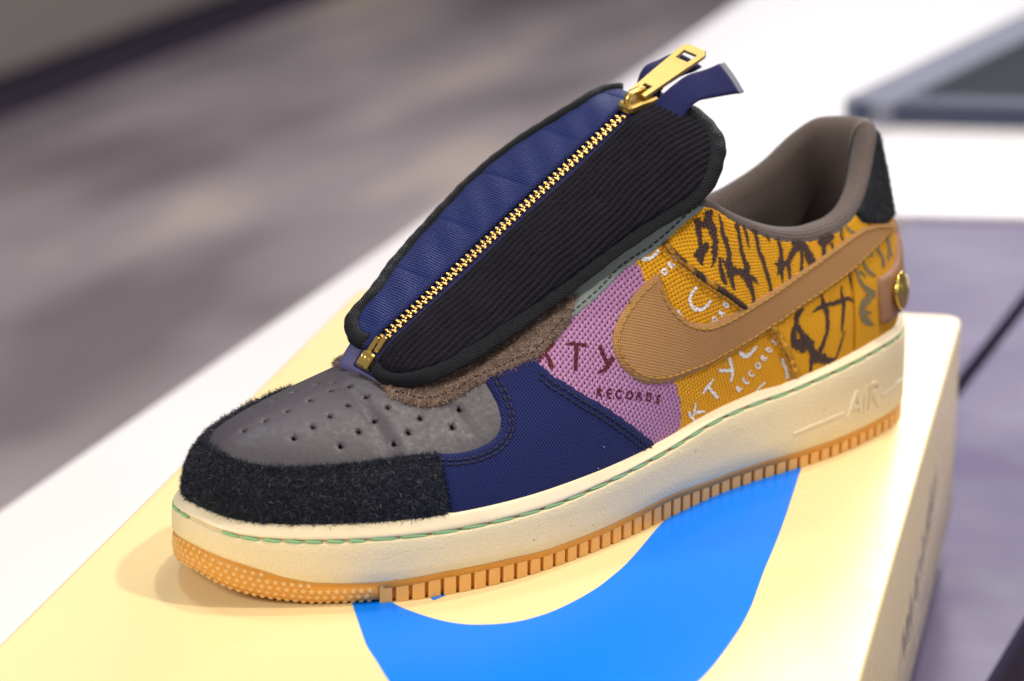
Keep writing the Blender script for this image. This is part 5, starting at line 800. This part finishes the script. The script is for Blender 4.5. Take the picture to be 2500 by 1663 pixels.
ld=lid('lid',quad,[(.26,0,1.),(.14,-.012,1.),(.05,-.05,1.),(.012,-.12,1.),(0,-.2,1.),(0,-5,1.),(0,-8.6,1.),(.15,-8.7,1.),(.2,-8.3,1.)],M['card'],box)
lid('tray',quad,[(.28,-6,1.6),(.28,-10.2,1.6),(.35,-10.45,1.6)],M['card'],box,False)
L1=[(-5.6,1.0),(-5.45,-.8),(-5.3,-2.2),(-5.0,-3.8),(-4.7,-5.4),(-4.3,-6.6),(-3.9,-8),(-3.1,-9.6),(-1.8,-11),(0,-11.9),(1.8,-11.8),(3.4,-10.8),(4.9,-9.2),(5.9,-8),(6.4,-6.9),(6.9,-5.6),(7.5,-3.9),(7.95,-2.3),(8.25,-.9),(8.6,.7),(9,2.3),(9.4,4),(9.8,5.8),(10.6,9.7),(11.6,14),(9.0,11),(6.6,7.5),(5.2,4.6),(4.4,2.4),(3.8,.9),(2.9,-.8),(2.1,-1.9),(1.3,-2.8),(.5,-3.4),(-.2,-3.7),(-1,-3.8),(-1.5,-3.8),(-2.3,-3.5),(-3,-3.0),(-3.7,-2.4),(-4.1,-1.9),(-4.3,-.8),(-4.2,1)]
blp=densify(L1,.3);blp=np.array(blp)
for _ in range(3): blp=(np.roll(blp,1,0)+2*blp+np.roll(blp,-1,0))/4
def flat_poly(name,poly,z,mat,parent):
    n=len(poly);vs,es,fs,_,_,_=delaunay_2d_cdt([Vector(p) for p in poly],[(k,(k+1)%n) for k in range(n)],[],1,1e-6)
    return mesh(name,[(v.x,v.y,z) for v in vs],[f for f in fs],mat,parent,False)
flat_poly('curved_print',blp,.012,M['blue'],ld)
flat_poly('curved_print',[(-2.62,-1.85),(-2.85,-1.3),(-2.1,-1.3)],.012,M['blue'],ld)
for k_,(sy_,ln_) in enumerate(((1.3,6.5),(5.2,3.2))):
    a_=np.array([11.9+.22*sy_*1.0,sy_-2.5]);a_=a_+np.array([-.15,.05]);d_=np.array([-.97,.23])
    pts_=[a_,a_+d_*ln_,a_+d_*ln_+np.array([.02,.05]),a_+np.array([.02,.06])]
    mesh('paper_crease',[(*p,.0) for p in pts_]+[((pts_[0]+pts_[3])/2*1)[0:1].tolist()+((pts_[0]+pts_[3])/2)[1:2].tolist()+[.014],((pts_[1]+pts_[2])/2).tolist()+[.008]],[(0,1,5,4),(4,5,2,3)],M['card'],ld,False)
# handwriting along the right-hand face
r0,r1=np.array(quad[1],float),np.array(quad[2],float);dv=(r1-r0)/np.linalg.norm(r1-r0);nv_=np.array([-dv[1],dv[0]]);nv_=nv_ if nv_[0]>0 else -nv_
def face_pt(s,z): p=r0+dv*s+nv_*.012;return (p[0],p[1],z)
def scribble(s0_,z0_,ln,ht_,rng,n=26):
    out=[];ph=rng.uniform(0,6);
    for k in range(n):
        u=k/(n-1);out.append((s0_+ln*u+.5*math.sin(ph+u*22),z0_+ht_*math.sin(ph*2+u*31+rng.uniform(-.5,.5))*rng.uniform(.4,1)))
    return out
rg=np.random.default_rng(4);V=[];F=[]
for ln_ in range(7):
    st=scribble(9.5+ln_*1.7+rg.uniform(-.5,.5),-3.6-.35*ln_+rg.uniform(-.5,.5),3.0,1.0,rg);
    for k in range(len(st)-1):
        a=np.array(st[k]);b=np.array(st[k+1]);d=b-a;L=np.hypot(*d)
        if L<.02: continue
        m_=np.array([-d[1],d[0]])/L*.024;b0=len(V);V+=[face_pt(*(a+m_)),face_pt(*(a-m_)),face_pt(*(b-m_)),face_pt(*(b+m_))];F.append((b0,b0+1,b0+2,b0+3))
mesh('handwriting',V,F,M['ink'],ld,False)
# ---------------------------------------------------------------- surroundings, all far out of focus
Zt=-10.8;ud=np.array([math.cos(R(68)),math.sin(R(68))]);un=np.array([ud[1],-ud[0]])   # along and across the table boards
t=NT('glossy_board_wood');mp=t.mapping('Object',(3,28,3),0);n=t.noise(1,5,.6,mp);n2=t.noise(7,3)
M['wood']=t.set(t.mix(n2,t.mix(n,(.10,.074,.135),(.055,.037,.058)),(.135,.108,.23)),t.ramp(n2,[(.3,(.22,.22,.22)),(.7,(.5,.5,.5))]),Specular_IOR_Level=.09)
M['white']=m_simple('white_laminate',(.80,.77,.765),.3,nscale=5,nvar=.1)
M['dark']=m_simple('dark_wood_edge',(.035,.022,.02),.6)
tab=empty('display_table',None,(0,0,0));tag(tab,'glossy board-topped display table under the shoe box','table')
e0=np.array([-22.7,31.0])                                              # a point on the table's left edge
def board(c0,c1,s0_,s1_,z,th,mat,name='board'):
    pts=[e0+un*c0+ud*s0_,e0+un*c1+ud*s0_,e0+un*c1+ud*s1_,e0+un*c0+ud*s1_];V=[(*p,z_) for z_ in (z-th,z) for p in pts]
    return mesh(name,V,[(0,3,2,1),(4,5,6,7),(0,1,5,4),(1,2,6,5),(2,3,7,6),(3,0,4,7)],mat,tab,False)
cg=float((np.array([22.8,50.8])-e0)@un);c2=float((np.array([18.4,13.8])-e0)@un)
pitch=c2-cg;k=0;c=cg-4*pitch
for j in range(-1,9):
    board(cg+j*pitch+(2.0 if j==1 else .8),cg+(j+1)*pitch,-80,160,Zt,3,M['wood'])
board(cg-pitch,cg+11*pitch,-80,160,Zt-3.2,2,M['dark'],'frame')
wb=empty('white_board',None,(0,0,0));tag(wb,'white glossy board lying on the table behind the shoe box','board')
def slab(name,poly,z0,z1,mat,parent=None):
    n=len(poly);V=[(*p,z_) for z_ in (z0,z1) for p in poly];return mesh(name,V,[tuple(range(n))[::-1],tuple(range(n,2*n))]+[(k,(k+1)%n,n+(k+1)%n,n+k) for k in range(n)],mat,parent,False)
far_y=74.5
pA=e0-ud*60;pB=e0+ud*190
slab('panel',[tuple(pA),tuple(pA+un*22),(6.0,20),(12,55),(19.,far_y+1.4),(24,far_y+1.0),(60,far_y-1.5),(130,far_y+40),tuple(pB+un*40),tuple(pB)],Zt+.004,Zt+.30,M['white'],wb)
M['screen']=m_simple('dark_grey_gloss',(.03,.034,.042),.8,nscale=12,nvar=.3,Specular_IOR_Level=.12)
M['steel']=m_simple('blue_grey_frame',(.06,.07,.115),.6,nscale=12,nvar=.2,Specular_IOR_Level=.2)
M['steel2']=m_simple('pale_grey_frame',(.22,.23,.29),.7,nscale=12,nvar=.2,Specular_IOR_Level=.2)
tray=empty('dark_tray',None,(0,0,0));tag(tray,'dark grey framed tray lying on the white board at the top right','tray')
dq=[(21.6,95.4),(48,93),(78,128),(44,130)]
slab('tray_floor',dq,Zt+.33,Zt+1.3,M['screen'],tray)
for a,b,wd in ((0,1,1.6),(0,3,2.6)):
    p=np.array(dq[a]);q=np.array(dq[b]);d=(q-p)/np.linalg.norm(q-p);nn=np.array([-d[1],d[0]]);nn=nn if nn@(np.array(dq).mean(0)-p)>0 else -nn
    slab('tray_edge',[tuple(p-nn*.6),tuple(q-nn*.6),tuple(q+nn*wd),tuple(p+nn*wd)],Zt+.31,Zt+1.7+.05*a+.03*b,M['steel'] if a==0 and b==1 else M['steel2'],tray)
# floor far below, a dark plinth gap and pale fittings beyond
t=NT('shop_floor');mr=t.mapping('Object',(1,1,1),R(-58));m2=t.n('ShaderNodeMapping');m2.inputs['Scale'].default_value=(1.1,3.4,1);m2.inputs['Location'].default_value=FLOC;t.l(mr,m2.inputs['Vector']);mp=m2.outputs[0];n=t.noise(1.25,3,.5,mp);n2=t.noise(3.2,4,.6,mp)
c=t.ramp(n,[(.36,(.22,.18,.175)),(.48,(.40,.345,.335)),(.56,(.48,.415,.41)),(.66,(.80,.66,.53))]);c=t.mix(t.math('MULTIPLY',n2,.4),c,(.36,.31,.35))
M['floor']=t.set(c,.42)
fl=mesh('floor',[(-900,-300,-80),(700,-300,-80),(700,1500,-80),(-900,1500,-80)],[(0,1,2,3)],M['floor'],None,False);tag(fl,kind='structure')
d2=np.array([math.cos(R(61)),math.sin(R(61))]);n2_=np.array([-d2[1],d2[0]]);f0=np.array([-73.6,338.5])
M['gap']=m_simple('plinth_recess',(.045,.032,.06),.8)
M['pale']=m_simple('pale_plinth',(.33,.295,.265),.6,nscale=2,nvar=.4)
def strip(o0,o1,z0,z1,mat,name,parent,s0_=-300,s1_=700):
    P=[f0+d2*s0_+n2_*o0,f0+d2*s1_+n2_*o0,f0+d2*s1_+n2_*o1,f0+d2*s0_+n2_*o1];return slab(name,[tuple(p) for p in P],z0,z1,mat,parent)
pl_=empty('shop_plinth',None,(0,0,0));tag(pl_,'long pale plinth with a dark recessed base across the floor behind','plinth')
strip(4,60,-80,-72,M['gap'],'recessed_base',pl_);strip(2,120,-72,-40,M['pale'],'plinth_top',pl_)

bx=lid('tan_carton',[(-64,346),(-46,377),(-60,386),(-78,355)],[(1,-28,2),(0,-29,2),(0,-39.8,2)],m_simple('tan_carton_card',(.42,.22,.10),.7),None)
tag(bx,'tan carton standing on the long pale plinth at the top edge','carton')
